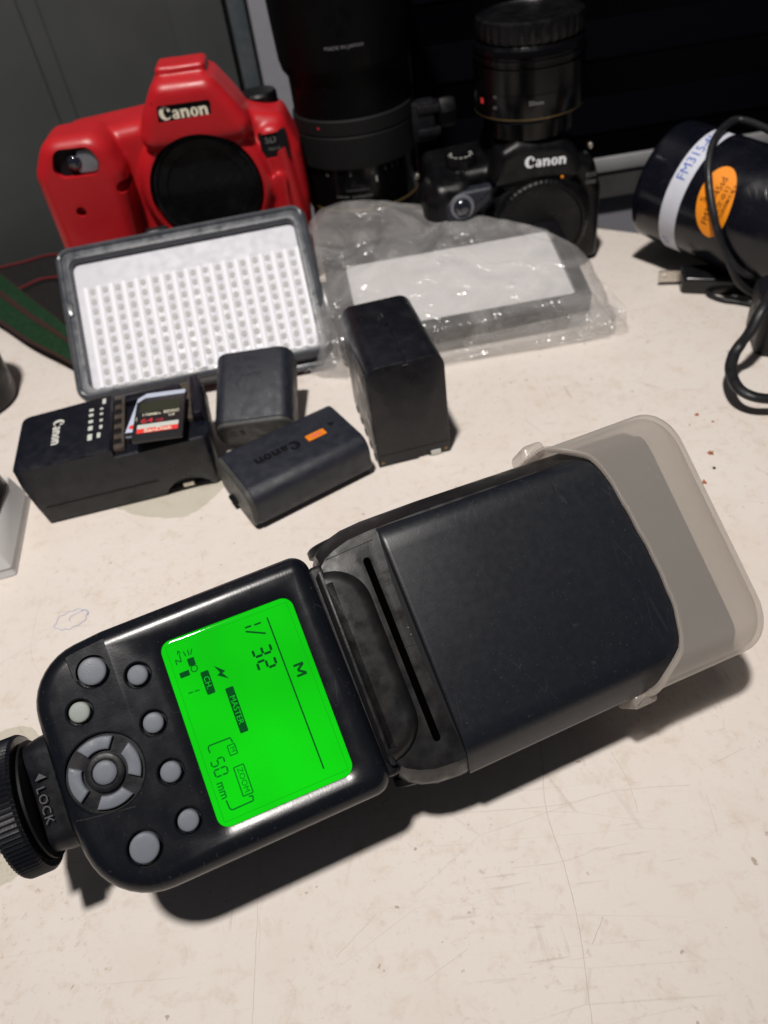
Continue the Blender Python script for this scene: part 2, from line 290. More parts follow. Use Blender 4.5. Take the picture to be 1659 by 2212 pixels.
XZ = lambda o, k=1.0: Fr(o, (1, 0, 0), (0, 0, 1), (0, -1, 0), k)     # front facing: x right, y up, out towards viewer
def loft(bm, rings, cap0=True, cap1=True, close=True):
    vs = [[bm.verts.new(p) for p in r] for r in rings]
    n = len(rings[0])
    for a, b in zip(vs, vs[1:]):
        for i in range(n if close else n - 1):
            j = (i + 1) % n
            try: bm.faces.new((a[i], a[j], b[j], b[i]))
            except ValueError: pass
    if cap0: bm.faces.new(vs[0][::-1])
    if cap1: bm.faces.new(vs[-1])
    return vs
def rpoly(pts, seg=8):      # pts (x, y, r)
    out = []; n = len(pts)
    for i in range(n):
        p0 = V(pts[i - 1][:2]); p = V(pts[i][:2]); p1 = V(pts[(i + 1) % n][:2]); r = pts[i][2]
        if r <= 0: out.append((p.x, p.y)); continue
        d0 = (p0 - p).normalized(); d1 = (p1 - p).normalized(); ang = d0.angle(d1); t = r / math.tan(ang / 2)
        a = p + d0 * t; b = p + d1 * t; c = p + (d0 + d1).normalized() * (r / math.sin(ang / 2))
        a0 = math.atan2(a.y - c.y, a.x - c.x); a1 = math.atan2(b.y - c.y, b.x - c.x)
        da = (a1 - a0 + PI) % (2 * PI) - PI
        for k in range(seg + 1):
            q = a0 + da * k / seg; out.append((c.x + r * math.cos(q), c.y + r * math.sin(q)))
    return out
def rr(x0, x1, y0, y1, r, seg=6): return rpoly([(x1, y1, r), (x0, y1, r), (x0, y0, r), (x1, y0, r)], seg)
def circ(x, y, r, n=32): return [(x + r * math.cos(2 * PI * i / n), y + r * math.sin(2 * PI * i / n)) for i in range(n)]
def area(o): return sum(o[i - 1][0] * o[i][1] - o[i][0] * o[i - 1][1] for i in range(len(o))) / 2
def inset(o, d):
    if abs(d) < 1e-9: return list(o)
    s = 1 if area(o) > 0 else -1; n = len(o); P = [V(p) for p in o]
    E = []
    for i in range(n):
        e = P[(i + 1) % n] - P[i]; E.append(e.normalized() if e.length > 1e-9 else None)
    for i in range(n):
        if E[i] is None: E[i] = E[i - 1] or E[(i + 1) % n]
    N = [V((-e.y, e.x)) * s for e in E]; out = []
    for i in range(n):
        n0, n1 = N[i - 1], N[i]; m = n0 + n1; m = m.normalized() if m.length > 1e-6 else n0
        out.append(P[i] + m * (d / max(0.5, m.dot(n0))))
    if d < 0: return [tuple(p) for p in out]
    bad = [(out[(i + 1) % n] - out[i]).dot(E[i]) < -1e-10 for i in range(n)]      # edges that turned over: collapse each run to one corner
    if any(bad) and not all(bad):
        i0 = next(i for i in range(n) if not bad[i]); i = 0
        while i < n:
            a = (i0 + i) % n
            if bad[a]:
                j = i
                while bad[(i0 + j) % n]: j += 1
                ea, eb = (a - 1) % n, (i0 + j) % n
                A, B, u, v = P[ea] + N[ea] * d, P[eb] + N[eb] * d, E[ea], E[eb]
                den = u.x * v.y - u.y * v.x
                X = A + u * (((B - A).x * v.y - (B - A).y * v.x) / den) if abs(den) > 1e-6 else (out[a] + out[eb]) / 2
                for k in range(i, j + 1): out[(i0 + k) % n] = X.copy()
                i = j + 1
            else: i += 1
    return [tuple(p) for p in out]
def prism(bm, outline, prof, fr, cap0=True, cap1=True):
    return loft(bm, [[fr(x, y, h) for x, y in inset(outline, d)] for d, h in prof], cap0, cap1)
def qr(r, z, up=True, n=5):    # quarter round edge profile ending at height z
    return [(r * (1 - math.cos(PI / 2 * k / n)), z - r + r * math.sin(PI / 2 * k / n)) for k in range(n + 1)]
def rounded(r0, z0, r1, z1, n=4):
    lo = [(r0 * (1 - math.sin(PI / 2 * k / n)), z0 + r0 * (1 - math.cos(PI / 2 * k / n))) for k in range(n + 1)] if r0 else [(0, z0)]
    return lo + (qr(r1, z1, n=n) if r1 else [(0, z1)])
def box(bm, fr, x0, x1, y0, y1, z0, z1, r=0.0):
    if r: prism(bm, rr(x0, x1, y0, y1, r * 1.2, 3), rounded(r, z0, r, z1, 2), fr)
    else: prism(bm, [(x1, y1), (x0, y1), (x0, y0), (x1, y0)], [(0, z0), (0, z1)], fr)
def lathe(bm, prof, fr, n=64, cap=True, amp=None):     # prof (radius, z)
    rings = []
    for j, (r, z) in enumerate(prof):
        rings.append([fr((r + (amp(j, i) if amp else 0)) * math.cos(2 * PI * i / n), (r + (amp(j, i) if amp else 0)) * math.sin(2 * PI * i / n), z) for i in range(n)])
    loft(bm, rings, cap, cap)
def smoothpath(pts, k=6):
    pts = [V(p) for p in pts]; out = []
    for i in range(len(pts) - 1):
        p0 = pts[max(0, i - 1)]; p1 = pts[i]; p2 = pts[i + 1]; p3 = pts[min(len(pts) - 1, i + 2)]
        for j in range(k):
            t = j / k; out.append(0.5 * ((2 * p1) + (p2 - p0) * t + (2 * p0 - 5 * p1 + 4 * p2 - p3) * t * t + (3 * p1 - p0 - 3 * p2 + p3) * t ** 3))
    out.append(pts[-1]); return out
def tube(bm, pts, r, n=10, flat=1.0, k=6, upv=(0, 0, 1)):
    ps = smoothpath(pts, k) if k > 1 else [V(p) for p in pts]
    rings = []
    for i, p in enumerate(ps):
        t = (ps[min(i + 1, len(ps) - 1)] - ps[max(i - 1, 0)]).normalized()
        s = t.cross(V(upv)); s = s.normalized() if s.length > 1e-5 else V((1, 0, 0)); u = s.cross(t)
        rings.append([p + s * (r * math.cos(2 * PI * q / n)) + u * (r * flat * math.sin(2 * PI * q / n)) for q in range(n)])
    loft(bm, rings)
def bool_cut(o, cutters, op='DIFFERENCE'):
    for c in cutters:
        md = o.modifiers.new('b', 'BOOLEAN'); md.operation = op; md.solver = 'EXACT'; md.object = c
    bpy.context.view_layer.update()
    dg = bpy.context.evaluated_depsgraph_get(); me = bpy.data.meshes.new_from_object(o.evaluated_get(dg))
    old = o.data; o.modifiers.clear(); mats = [m for m in old.materials]; o.data = me
    if not me.materials:
        for m in mats: me.materials.append(m)
    for p in me.polygons: p.material_index = 0
    finish(me, 30)
    for c in cutters: bpy.data.objects.remove(c)
def fuse(name, bm, m, parent, voxel, it=4, fac=0.5):
    o = mk(name, bm, m, parent, None)
    md = o.modifiers.new('r', 'REMESH'); md.mode = 'VOXEL'; md.voxel_size = voxel
    sm = o.modifiers.new('s', 'SMOOTH'); sm.factor = fac; sm.iterations = it
    bpy.context.view_layer.update()
    me = bpy.data.meshes.new_from_object(o.evaluated_get(bpy.context.evaluated_depsgraph_get()))
    o.modifiers.clear(); o.data = me
    if not me.materials: me.materials.append(M[m])
    for p in me.polygons: p.use_smooth = True; p.material_index = 0
    return o
def text(bm, s, size, fn, depth=0.0001, bold=0.0, spacing=1.0, sx=1.0):
    cu = bpy.data.curves.new('t', 'FONT'); cu.body = s; cu.size = size; cu.align_x = 'CENTER'; cu.align_y = 'CENTER'
    cu.extrude = depth; cu.offset = bold; cu.space_character = spacing; cu.resolution_u = 3
    o = bpy.data.objects.new('t', cu); me = bpy.data.meshes.new_from_object(o)
    t = bmesh.new(); t.from_mesh(me)
    vm = [bm.verts.new(fn(v.co.x * sx, v.co.y, v.co.z)) for v in t.verts]
    for f in t.faces:
        try: bm.faces.new([vm[v.index] for v in f.verts])
        except ValueError: pass
    t.free(); bpy.data.objects.remove(o); bpy.data.curves.remove(cu); bpy.data.meshes.remove(me)
def rect(bm, fr, x0, x1, y0, y1, h=0.02, z=0.0): prism(bm, [(x1, y1), (x0, y1), (x0, y0), (x1, y0)], [(0, z), (0, z + h)], fr)
def line(bm, fr, a, b, w, h=0.02, z=0.0):
    d = (V(b) - V(a)).normalized(); n = V((-d.y, d.x)) * (w / 2); a = V(a); b = V(b)
    prism(bm, [tuple(a + n), tuple(a - n), tuple(b - n), tuple(b + n)], [(0, z), (0, z + h)], fr)
def seg7(bm, fr, x, y, w, h, segs, t=0.35, slant=0.0):     # x right, y up in fr
    S = {'a': ((0, h), (w, h)), 'b': ((w, h), (w, h / 2)), 'c': ((w, h / 2), (w, 0)), 'd': ((0, 0), (w, 0)), 'e': ((0, 0), (0, h / 2)), 'f': ((0, h / 2), (0, h)), 'g': ((0, h / 2), (w, h / 2))}
    for q in segs:
        a, b = [V((x + p[0] + slant * p[1], y + p[1])) for p in S[q]]
        d = (b - a).normalized(); a2 = a + d * t * 0.62; b2 = b - d * t * 0.62; n = V((-d.y, d.x)) * t / 2; e = d * t * 0.4
        prism(bm, [tuple(a2 - e), tuple(a2 - n), tuple(b2 - n), tuple(b2 + e), tuple(b2 + n), tuple(a2 + n)], [(0, 0), (0, 0.02)], fr)
def arcs(bm, fr, cx, cy, ro, ri, a0, a1, h, n=18, sh=(0, 0)):
    for k in range(n):
        t0 = math.radians(a0 + (a1 - a0) * k / n); t1 = math.radians(a0 + (a1 - a0) * (k + 1) / n)
        P = [(cx + ro[0] * math.cos(t0), cy + ro[1] * math.sin(t0)), (cx + ro[0] * math.cos(t1), cy + ro[1] * math.sin(t1)),
             (cx + sh[0] + ri[0] * math.cos(t1), cy + sh[1] + ri[1] * math.sin(t1)), (cx + sh[0] + ri[0] * math.cos(t0), cy + sh[1] + ri[1] * math.sin(t0))]
        prism(bm, P, [(0, 0), (0, h)], fr)
def logo(bm, fr, height, depth, cx=0, cy=0):      # heavy serif maker's wordmark, five letters, about 4.1 heights wide
    k = height; g = Fr(fr(cx - 2.05 * k, cy - 0.5 * k, 0), fr.x, fr.y, fr.z, fr.k * k); d = depth / k
    arcs(g and bm, g, 0.5, 0.5, (0.5, 0.52), (0.27, 0.40), 48, 318, d, sh=(0.12, 0))
    arcs(bm, g, 0.80, 0.72, (0.13, 0.13), (0.001, 0.001), 0, 360, d * 1.01, 10)
    def stem(x, w=0.24, y0=0.0, y1=0.66, q=1.0): rect(bm, g, x, x + w, y0, y1, d * q)
    arcs(bm, g, 1.30, 0.19, (0.27, 0.20), (0.09, 0.10), 0, 360, d * 0.985, 16); arcs(bm, g, 1.32, 0.46, (0.26, 0.22), (0.07, 0.13), 0, 165, d * 0.97, 10); stem(1.36, 0.24, 0, 0.5, 1.02)
    for x in (1.75, 3.28):
        stem(x, 0.23, 0, 0.66); arcs(bm, g, x + 0.40, 0.40, (0.28, 0.28), (0.06, 0.14), 0, 165, d * 0.98, 10); stem(x + 0.44, 0.24, 0, 0.44, 1.02)
        rect(bm, g, x - 0.07, x + 0.1, 0.58, 0.66, d * 0.96)
    arcs(bm, g, 2.86, 0.33, (0.33, 0.35), (0.10, 0.26), 0, 360, d, 20)

# ------------------------------------------------------------------ setting: table, wall, window
bm = NB()
outline = rpoly([(0.75, 0.40, 0), (0.42, 0.462, 0.05), (0.235, 0.485, 0.06), (0.12, 0.572, 0.10), (-0.02, 0.60, 0.1), (-0.60, 0.612, 0), (-0.60, -0.30, 0), (0.75, -0.30, 0)], 10)
prism(bm, outline, rounded(0, -0.025, 0.004, 0.0, 3), yawfr((0, 0, 0)))
tag(mk('table_top', bm, 'table', None, 30), 'worn cream laminate table top with scratches and stains', kind='structure')
bm = NB(); box(bm, yawfr((0, 0, 0)), -2.2, 2.2, -1.2, 2.0, -0.79, -0.75)
tag(mk('floor', bm, 'wall_dark', None, None), 'dark floor under the table', kind='structure')
bm = NB(); box(bm, yawfr((0, 0, 0)), -0.045, 2.2, 0.630, 0.70, -0.75, 1.4); box(bm, yawfr((0, 0, 0)), -2.2, -0.045, 0.6355, 0.70, -0.75, 1.4)
tag(mk('wall', bm, 'wall', None, None), 'grey plastered wall behind the table', kind='structure')
ds = root('wall_board', 'dark grey vertical boards on the wall behind the red camera', 'wall panel', (-0.1, 0.62, -0.75))
for a, b in ((-2.0, -1.3), (-1.297, -0.75), (-0.7475, -0.42), (-0.4175, -0.275), (-0.2735, -0.186), (-0.1845, -0.173), (-0.1715, -0.0895), (-0.088, -0.0535)):
    bm = NB(); box(bm, yawfr((0, 0, 0)), a, b, 0.6215 + 0.0015 * random.random(), 0.634, -0.75, 1.35, 0.0006); mk('board', bm, 'board', ds, 40)
bm = NB(); box(bm, yawfr((0, 0, 0)), -0.0525, -0.050, 0.627, 0.634, -0.75, 1.35); mk('gap', bm, 'deep', ds, None)
bm = NB(); box(bm, yawfr((0, 0, 0)), -0.050, -0.0385, 0.6185, 0.634, -0.75, 1.35, 0.0008); mk('edge_strip', bm, 'blue_edge', ds, 40)
bm = NB(); box(bm, yawfr((0, 0, 0)), -2.0, -0.0535, 0.6232, 0.6345, -0.75, 1.35); mk('backing', bm, 'board', ds, None)
wn = root('window', 'dark window with an aluminium sill behind the black camera', 'window', (0.4, 0.62, 0.0))
bm = NB(); box(bm, yawfr((0, 0, 0)), 0.030, 1.8, 0.622, 0.629, 0.0105, 1.3); mk('pane', bm, 'glass_dark', wn, None)
for k in range(3):
    bm = NB(); box(bm, yawfr((0, 0, 0)), 0.045, 1.8, 0.6205, 0.6215, 0.030 + k * 0.052, 0.055 + k * 0.052, 0.0002); mk('louvre', bm, 'louvre', wn, None)
bm = NB(); box(bm, yawfr((0, 0, 0)), 0.028, 1.8, 0.6195, 0.6295, -0.0015, 0.0098, 0.001); mk('sill', bm, 'alu', wn, 40)
bm = NB(); box(bm, yawfr((0, 0, 0)), 0.028, 1.8, 0.6215, 0.6297, -0.023, -0.002); mk('sill_rail', bm, 'wall_dark', wn, 40)

M['scratch'] = mat('scratch_grime', (0.52, 0.455, 0.42), 0.7, 0.2)
tt = bpy.data.objects['table_top']
SCR = [([(0.0450, 0.160), (0.0406, 0.1309), (0.037, 0.1114), (0.0378, 0.0930), (0.0372, 0.0758), (0.0338, 0.0514), (0.032, 0.03)], 0.00022),
       ([(0.010, 0.1150), (0.040, 0.1125), (0.062, 0.1140), (0.085, 0.1120)], 0.00012), ([(0.064, 0.128), (0.066, 0.1165), (0.0655, 0.106)], 0.00014),
       ([(0.0395, 0.0705), (0.0450, 0.0770)], 0.00022), ([(0.022, 0.095), (0.038, 0.0945), (0.050, 0.097)], 0.0001), ([(-0.0583, 0.112), (-0.059, 0.0914), (-0.0601, 0.0643)], 0.00012),
       ([(0.0870, 0.0950), (0.0890, 0.1080)], 0.00012), ([(0.095, 0.118), (0.108, 0.1215)], 0.00014), ([(-0.035, 0.078), (-0.022, 0.088)], 0.00012), ([(-0.010, 0.068), (0.004, 0.0745)], 0.0001),
       ([(0.060, 0.225), (0.085, 0.212), (0.118, 0.205)], 0.0001), ([(0.110, 0.335), (0.140, 0.318)], 0.00014), ([(0.09, 0.33), (0.12, 0.345)], 0.0001), ([(-0.16, 0.245), (-0.158, 0.215), (-0.150, 0.20)], 0.0001), ([(-0.1, 0.066), (-0.086, 0.059)], 0.00014)]
for k, (P_, w_) in enumerate(SCR):
    bm = NB(); ps = smoothpath([(*p, 0.00006) for p in P_], 10); rg = []
    for i, p in enumerate(ps):
        t = (ps[min(i + 1, len(ps) - 1)] - ps[max(i - 1, 0)]).normalized(); n_ = V((-t.y, t.x, 0)); p = p + n_ * 0.0003 * noise.noise(V((p.x * 300, p.y * 300, k)))
        ww = 0.8 * w_ * (0.55 + 0.6 * abs(noise.noise(V((p.x * 500, p.y * 500, 3 + k))))); rg.append([p + n_ * ww, p - n_ * ww])
    loft(bm, rg, False, False, False); mk('scratch', bm, 'scratch', tt, None)

# ------------------------------------------------------------------ HERO: the speedlight
P0 = V((-0.04531822, 0.12510475, 0.06239653))
e1 = V((0.96338881, 0.2681082, 0.0)); e2 = V((-0.21928501, 0.78795322, 0.57536407)); e3 = e1.cross(e2).normalized()
HF = Fr(P0, e1, e2, e3, 0.001)
HM = Matrix(((e1.x, e2.x, e3.x, P0.x), (e1.y, e2.y, e3.y, P0.y), (e1.z, e2.z, e3.z, P0.z), (0, 0, 0, 1)))
fl = root('flash_unit', 'black camera flash lying on the table with a glowing green display and grey buttons', 'camera flash', mw=HM)
bodyo = rpoly([(29.0, 39.3, 5.5), (-34, 38.0, 20), (-57.0, 35.5, 17), (-57.0, -10, 25), (-52.5, -35.8, 20), (-30, -35.8, 5), (30.2, -35.2, 6.0)], 9)
bm = NB(); prism(bm, bodyo, rounded(7, -50.5, 5.2, 0.0, 7), HF)
body = mk('body', bm, 'flash', fl, 30)
cut = []
def cutter(outl, z0, z1=4.0, prof=None):
    b = NB(); prism(b, outl, prof or [(0, z0), (0, z1)], HF); o = mk('cut', b, None, None, None); cut.append(o)
lcdo = rpoly([(20.4, 27.9, 3.2), (-19.4, 27.9, 3.2), (-19.4, -26.4, 3.2), (20.4, -26.4, 3.2)], 7)
b = NB(); prism(b, lcdo, [(-0.2, -1.9), (-0.2, -0.9), (-2.6, 0.05), (-2.6, 3.0)], HF); cut.append(mk('cut', b, None, None, None))
BT = [(-38.6, 27.4, 3.9), (-27.3, 21.8, 2.85), (-45.0, 17.9, 2.85), (-27.3, 7.7, 2.85), (-27.0, -6.6, 2.85), (-26.6, -20.5, 2.9), (-39.5, -22.6, 4.0)]
for x, y, r in BT: cutter(circ(x, y, r + 0.75, 40), -2.2, prof=[(0, -2.2), (0, -0.3), (-0.45, 0.05), (-0.45, 3)])
cutter(circ(-43.4, 0.0, 10.7, 64), -1.4, prof=[(0, -1.6), (0, -0.35), (-0.5, 0.05), (-0.5, 3)])
# notch round the top left key and the seam line
b = NB(); prism(b, rpoly([(-33.2, 37.5, 0), (-44.5, 33.8, 0), (-44.0, 27, 3), (-38.6, 22.0, 5.6), (-33.0, 27, 3)], 6), [(0, -0.55), (0, 3)], HF); cut.append(mk('cut', b, None, None, None))
bool_cut(body, cut)
bm = NB()
for a, c in (((-54.0, -9.2), (-52.2, -9.5)), ((-52.0, -9.6), (-38.4, -11.6))): line(bm, HF, a, c, 0.28, 0.06, -0.02)
mk('seam', bm, 'dusty', body, None)
bm = NB(); prism(bm, inset(lcdo, -0.1), [(0, -1.7), (0, -1.2)], HF); scr = mk('display', bm, 'lcd', fl, None, label='bright green backlit display')
bm = NB(); prism(bm, inset(lcdo, -0.05), [(0.0, -0.95), (0.0, -0.72), (0.35, -0.5), (0.8, -0.42)], HF); mk('display_window', bm, 'lcd_glass', scr, 30)
# symbols: text right = -v, text up = +u
LF = Fr(HF(0, 0, -1.19), -e2, e1, e3, 0.001)
def UV(u, v): return (-v, u)
def lt(bm, s, size, u, v, bold=0.0, sx=1.0, z=0.0): text(bm, s, size, lambda x, y, zz: LF(-v + x, u + y, zz + 0.03 + z), 0.02, bold, 1.0, sx)
bm = NB()
line(bm, LF, UV(12.1, 24.2), UV(12.5, -22.1), 0.42)
for a, c in (((14.4, 8.0), (17.4, 8.0)), ((17.3, 7.9), (15.2, 6.45)), ((15.2, 6.45), (17.3, 5.0)), ((17.4, 4.9), (14.4, 4.9))): line(bm, LF, UV(*a), UV(*c), 0.72)
line(bm, LF, UV(5.1, 23.6), UV(7.0, 23.5), 0.5); line(bm, LF, UV(7.9, 23.4), UV(9.9, 23.4), 0.5)
line(bm, LF, UV(4.9, 22.5), UV(10.2, 19.9), 0.5)
seg7(bm, LF, -16.8, 4.9, 2.4, 5.2, 'abcdg', 0.74); seg7(bm, LF, -12.8, 4.9, 2.5, 5.2, 'abdeg', 0.74)
prism(bm, [UV(-6.9, 16.6), UV(-4.2, 14.0), UV(-5.2, 13.7), UV(-3.9, 11.5), UV(-6.8, 13.6), UV(-5.8, 14.1)], [(0, 0), (0, 0.02)], LF)
prism(bm, rpoly([(-9.3, -11.1, .4), (-9.3, -8.7, .4), (-16.1, -8.7, .4), (-16.1, -11.1, .4)], 3), [(0, 0), (0, 0.02)], LF)
prism(bm, rpoly([(4.2, -6.0, .3), (4.2, -3.6, .3), (-9.2, -3.6, .3), (-9.2, -6.0, .3)], 3), [(0, 0), (0, 0.02)], LF)
prism(bm, [UV(-13.35, 21.1), UV(-11.35, 21.1), UV(-11.35, 18.8), UV(-13.35, 18.8)], [(0, 0), (0, 0.02)], LF)
prism(bm, [UV(-16.6, 18.1), UV(-13.8, 18.1), UV(-13.8, 16.5), UV(-16.6, 16.5)], [(0, 0), (0, 0.02)], LF)
arcs(bm, LF, -17.85, -12.2, (1.05, 1.05), (0.78, 0.78), 0, 360, 0.022)
mk('display_symbol', bm, 'lcd_print', scr, None)
bm = NB(); lt(bm, 'CH.', 2.3, -9.95, 12.7, 0.0, 1.0, 0.03); lt(bm, 'MASTER', 2.35, -4.85, 2.5, 0.0, 1.0, 0.03)
mk('display_letters', bm, 'lcd_green', scr, None)
bm = NB()
line(bm, LF, UV(-15.9, 11.8), UV(-14.5, 11.7), 0.35); line(bm, LF, UV(-14.1, 11.7), UV(-12.7, 11.6), 0.35)
for a, c in (((-13.6, 23.6), (-13.3, 22.0)), ((-12.3, 23.6), (-12.4, 21.9)), ((-11.1, 23.4), (-11.9, 22.0)), ((-16.4, 20.5), (-16.4, 22.0)), ((-16.4, 22.0), (-15.0, 20.9)), ((-15.0, 20.9), (-14.9, 23.2)), ((-14.9, 24.3), (-14.5, 23.3)), ((-14.9, 24.3), (-15.4, 23.3))): line(bm, LF, UV(*a), UV(*c), 0.34)
P = [(-8.8, -5.6), (-9.1, -4.1), (-15.3, -4.0), (-15.7, -4.6), (-15.6, -6.0)]
for a, c in zip(P, P[1:]): line(bm, LF, UV(*a), UV(*c), 0.42)
P = [(-15.6, -19.6), (-15.4, -22.1), (-14.8, -22.6), (-8.7, -22.5), (-8.4, -21.2), (-9.5, -21.0)]
for a, c in zip(P, P[1:]): line(bm, LF, UV(*a), UV(*c), 0.42)
def frame(u0, u1, v0, v1, w):
    for a, c in (((u0, v0), (u0, v1)), ((u1, v0), (u1, v1)), ((u0, v0), (u1, v0)), ((u0, v1), (u1, v1))): line(bm, LF, UV(*a), UV(*c), w)
frame(-10.6, -8.5, -6.0, -8.8, 0.3); lt(bm, 'M', 1.9, -9.5, -7.4, 0.0, 1.1)
frame(-10.9, -8.0, -12.2, -20.4, 0.34); lt(bm, 'ZOOM', 2.2, -9.45, -16.3, 0.0, 1.05)
seg7(bm, LF, 8.2, -16.2, 1.7, 3.6, 'acdfg', 0.46); seg7(bm, LF, 10.9, -16.2, 1.9, 3.6, 'abcdef', 0.46)
lt(bm, 'mm', 3.5, -15.6, -16.7, 0.05, 0.9)
mk('display_symbol', bm, 'lcd_faint', scr, None)
bm = NB()
for a, c in (((-17.9, 26.4), (18.9, 26.4)), ((18.9, 26.4), (18.9, -24.9)), ((18.9, -24.9), (-17.9, -24.9)), ((-17.9, -24.9), (-17.9, 26.4))): line(bm, LF, UV(*a), UV(*c), 0.14, 0.015)
M['lcd_border'] = mat('lcd_border', (0.0, 0.03, 0.0), 0.5, 0.0, em=(0.003, 0.40, 0.006), ems=1.0); mk('display_border', bm, 'lcd_border', scr, None)
# keys
for i, (x, y, r) in enumerate(BT):
    bm = NB(); lathe(bm, [(r, -2.1), (r, -0.1)] + [(r - 0.8 * (1 - math.cos(a)), -0.1 + 0.55 * math.sin(a)) for a in (0.5, 1.0, 1.5)] + [(r * 0.5, 0.55)], HF.sub(x, y, 0), 40)
    mk('button', bm, 'key_pale' if i == 2 else 'key', fl, 40, label=('round pale greenish key' if i == 2 else None))
DP = HF.sub(-43.4, 0.0, 0)
bm = NB(); lathe(bm, [(10.6, -1.55), (10.6, -1.2)], DP, 64); lathe(bm, [(5.25, -1.3), (5.25, -0.35), (4.9, -0.15), (3.7, -0.15), (3.5, -0.5)], DP, 48); pad = mk('control_pad', bm, 'dusty', fl, 35)
for k in range(4):
    bm = NB(); c0 = math.radians(90 * k + 2); h = math.radians(31)
    o = [(9.75 * math.cos(c0 - h + 2 * h * i / 12), 9.75 * math.sin(c0 - h + 2 * h * i / 12)) for i in range(13)] + [(6.15 * math.cos(c0 + h * .9 - 1.8 * h * i / 10), 6.15 * math.sin(c0 + h * .9 - 1.8 * h * i / 10)) for i in range(11)]
    prism(bm, o, [(0, -1.5), (0, -0.25), (0.2, 0.05), (0.55, 0.2)], DP); mk('arrow_button', bm, 'key', fl, 40)
bm = NB(); lathe(bm, [(3.15, -1.2), (3.15, -0.05), (2.7, 0.3), (1.8, 0.42)], DP, 36); mk('button', bm, 'key', fl, 40)
# foot, locking ring, hot shoe
bm = NB(); fo = Fr(HF(-54, 0, -21), e2, e3, -e1, 0.001)
o = rr(-17.2, 17.6, -13, 9.0, 7, 7)
prism(bm, o, [(-1.2, -3), (0, 2), (0.5, 8), (1.6, 13), (2.6, 14.5)], fo); foot = mk('foot', bm, 'dusty', fl, 35)
bm = NB(); lathe(bm, [(17.6, 12.8), (17.6, 13.5), (16, 14), (16, 21.5)], fo.sub(0, -1.5, 0), 72); mk('ring_core', bm, 'deep', fl, 30)
bm = NB(); nT = 84
lathe(bm, [(17.4, 14.2), (19.3, 14.5), (19.9, 15.4), (19.9, 21.0), (19.3, 21.9), (16.5, 22.2)], fo.sub(0, -1.5, 0), nT * 3, amp=lambda j, i: (0.45 if i % 3 == 0 else (0.0 if i % 3 == 1 else 0.15)) if 1 <= j <= 4 else 0)
mk('locking_ring', bm, 'flash', fl, 20, label='ribbed black locking ring')
bm = NB(); prism(bm, rr(-10.2, 9.0, -12, 9, 1.0, 3), [(0, 21), (0, 25.6), (0.3, 25.9)], fo); mk('hot_shoe_plate', bm, 'metal', fl, 30)
bm = NB(); TF = Fr(HF(-63.3, 0, -11.9), -e2, (e1 * 0.96 + e3 * 0.12).normalized(), (e3 * 0.96 - e1 * 0.12).normalized(), 0.001)
text(bm, 'LOCK', 3.5, lambda x, y, z: TF(x + 2.2, y - 0.6, z + 0.35), 0.05, 0.0, 1.15, 1.05)
M['dim_print'] = mat('dim_print', (0.085, 0.085, 0.09), 0.6, 0.2); mk('lettering', bm, 'dim_print', foot, None)
bm = NB(); prism(bm, [(-6.7, 0.4), (-5.0, 2.1), (-5.0, -1.3)][::1], [(0, 0.3), (0, 0.42)], TF); mk('arrow_mark', bm, 'dim_print', foot, None)
# neck and head
bm = NB(); prism(bm, rpoly([(33.5, 34, 2), (28, 34, 2), (28, -32, 2), (33.5, -32, 2)], 4), rounded(3, -44, 1.6, -3.2), HF); mk('collar', bm, 'dusty', fl, 30)
def head_ring(u, vlo, vhi, wt=-2.6, wb=-49.0, r=0.0):
    m = 1.6
    side = [(vhi - 6.5, wt), (vhi - 5.2, wt - 0.3), (vhi - 1.2, -8.0), (vhi, -11.5), (vhi, -30), (vhi - 2.5, -40), (vhi - 9, wb + 1.5), (vhi - 12, wb)]
    low = [(vlo + 12, wb), (vlo + 9, wb + 1.5), (vlo + 2.5, -40), (vlo, -30), (vlo, -11.5), (vlo + 1.2, -8.0), (vlo + 5.2, wt - 0.3), (vlo + 6.5, wt)]
    return [HF(u, v, w) for v, w in side + low]
st = [(32.2, -31.5, 35.8), (32.6, -34, 38.2), (34.6, -36.4, 40.0), (38.0, -38.4, 41.6), (43.0, -40.0, 43.0), (50.0, -40.6, 43.6), (70, -40.2, 43.6), (110, -38.6, 42.6), (146.5, -37.0, 41.6), (147.8, -35.8, 40.4)]
bm = NB(); loft(bm, [head_ring(*s, wt=(-2.9 if s[0] < 55 else -2.0)) for s in st]); M['head_dusty'] = mat('dusty_head_plastic', (0.008, 0.008, 0.009), 0.40, 0.35, bump=0.05, bscale=1600, var=0.7, vscale=80, vcol=(0.020, 0.0165, 0.0145))
head = mk('head', bm, 'head_dusty', fl, 28)
cut = []
b = NB(); prism(b, rr(45.2, 47.5, -27.8, 30.8, 1.1, 5), [(0, -5.2), (0, 2)], HF); cut.append(mk('cut', b, None, None, None))
bool_cut(head, cut)
bm = NB(); prism(bm, rr(45.25, 47.45, -27.7, 30.7, 1.0, 5), [(0, -5.1), (0, -3.1)], HF); M['slot_shade_black'] = mat('slot_shade_black', (0.0008, 0.0008, 0.0008), 1.0, 0.0); mk('slot', bm, 'slot_shade_black', head, None)  # black infill paints the shade inside the slot
bm = NB()
pv = [(-41.0, -12.5), (-40.8, -8.6), (-40.0, -7.0), (-35.2, -1.7), (-34.0, -0.6), (-32.0, 0.3), (-28, 0.7), (0, 0.9), (29, 0.8), (33, 0.6), (35.6, -0.1), (37.4, -1.4), (38.4, -3.2), (38.7, -5.5), (38.8, -12)]
rg = []
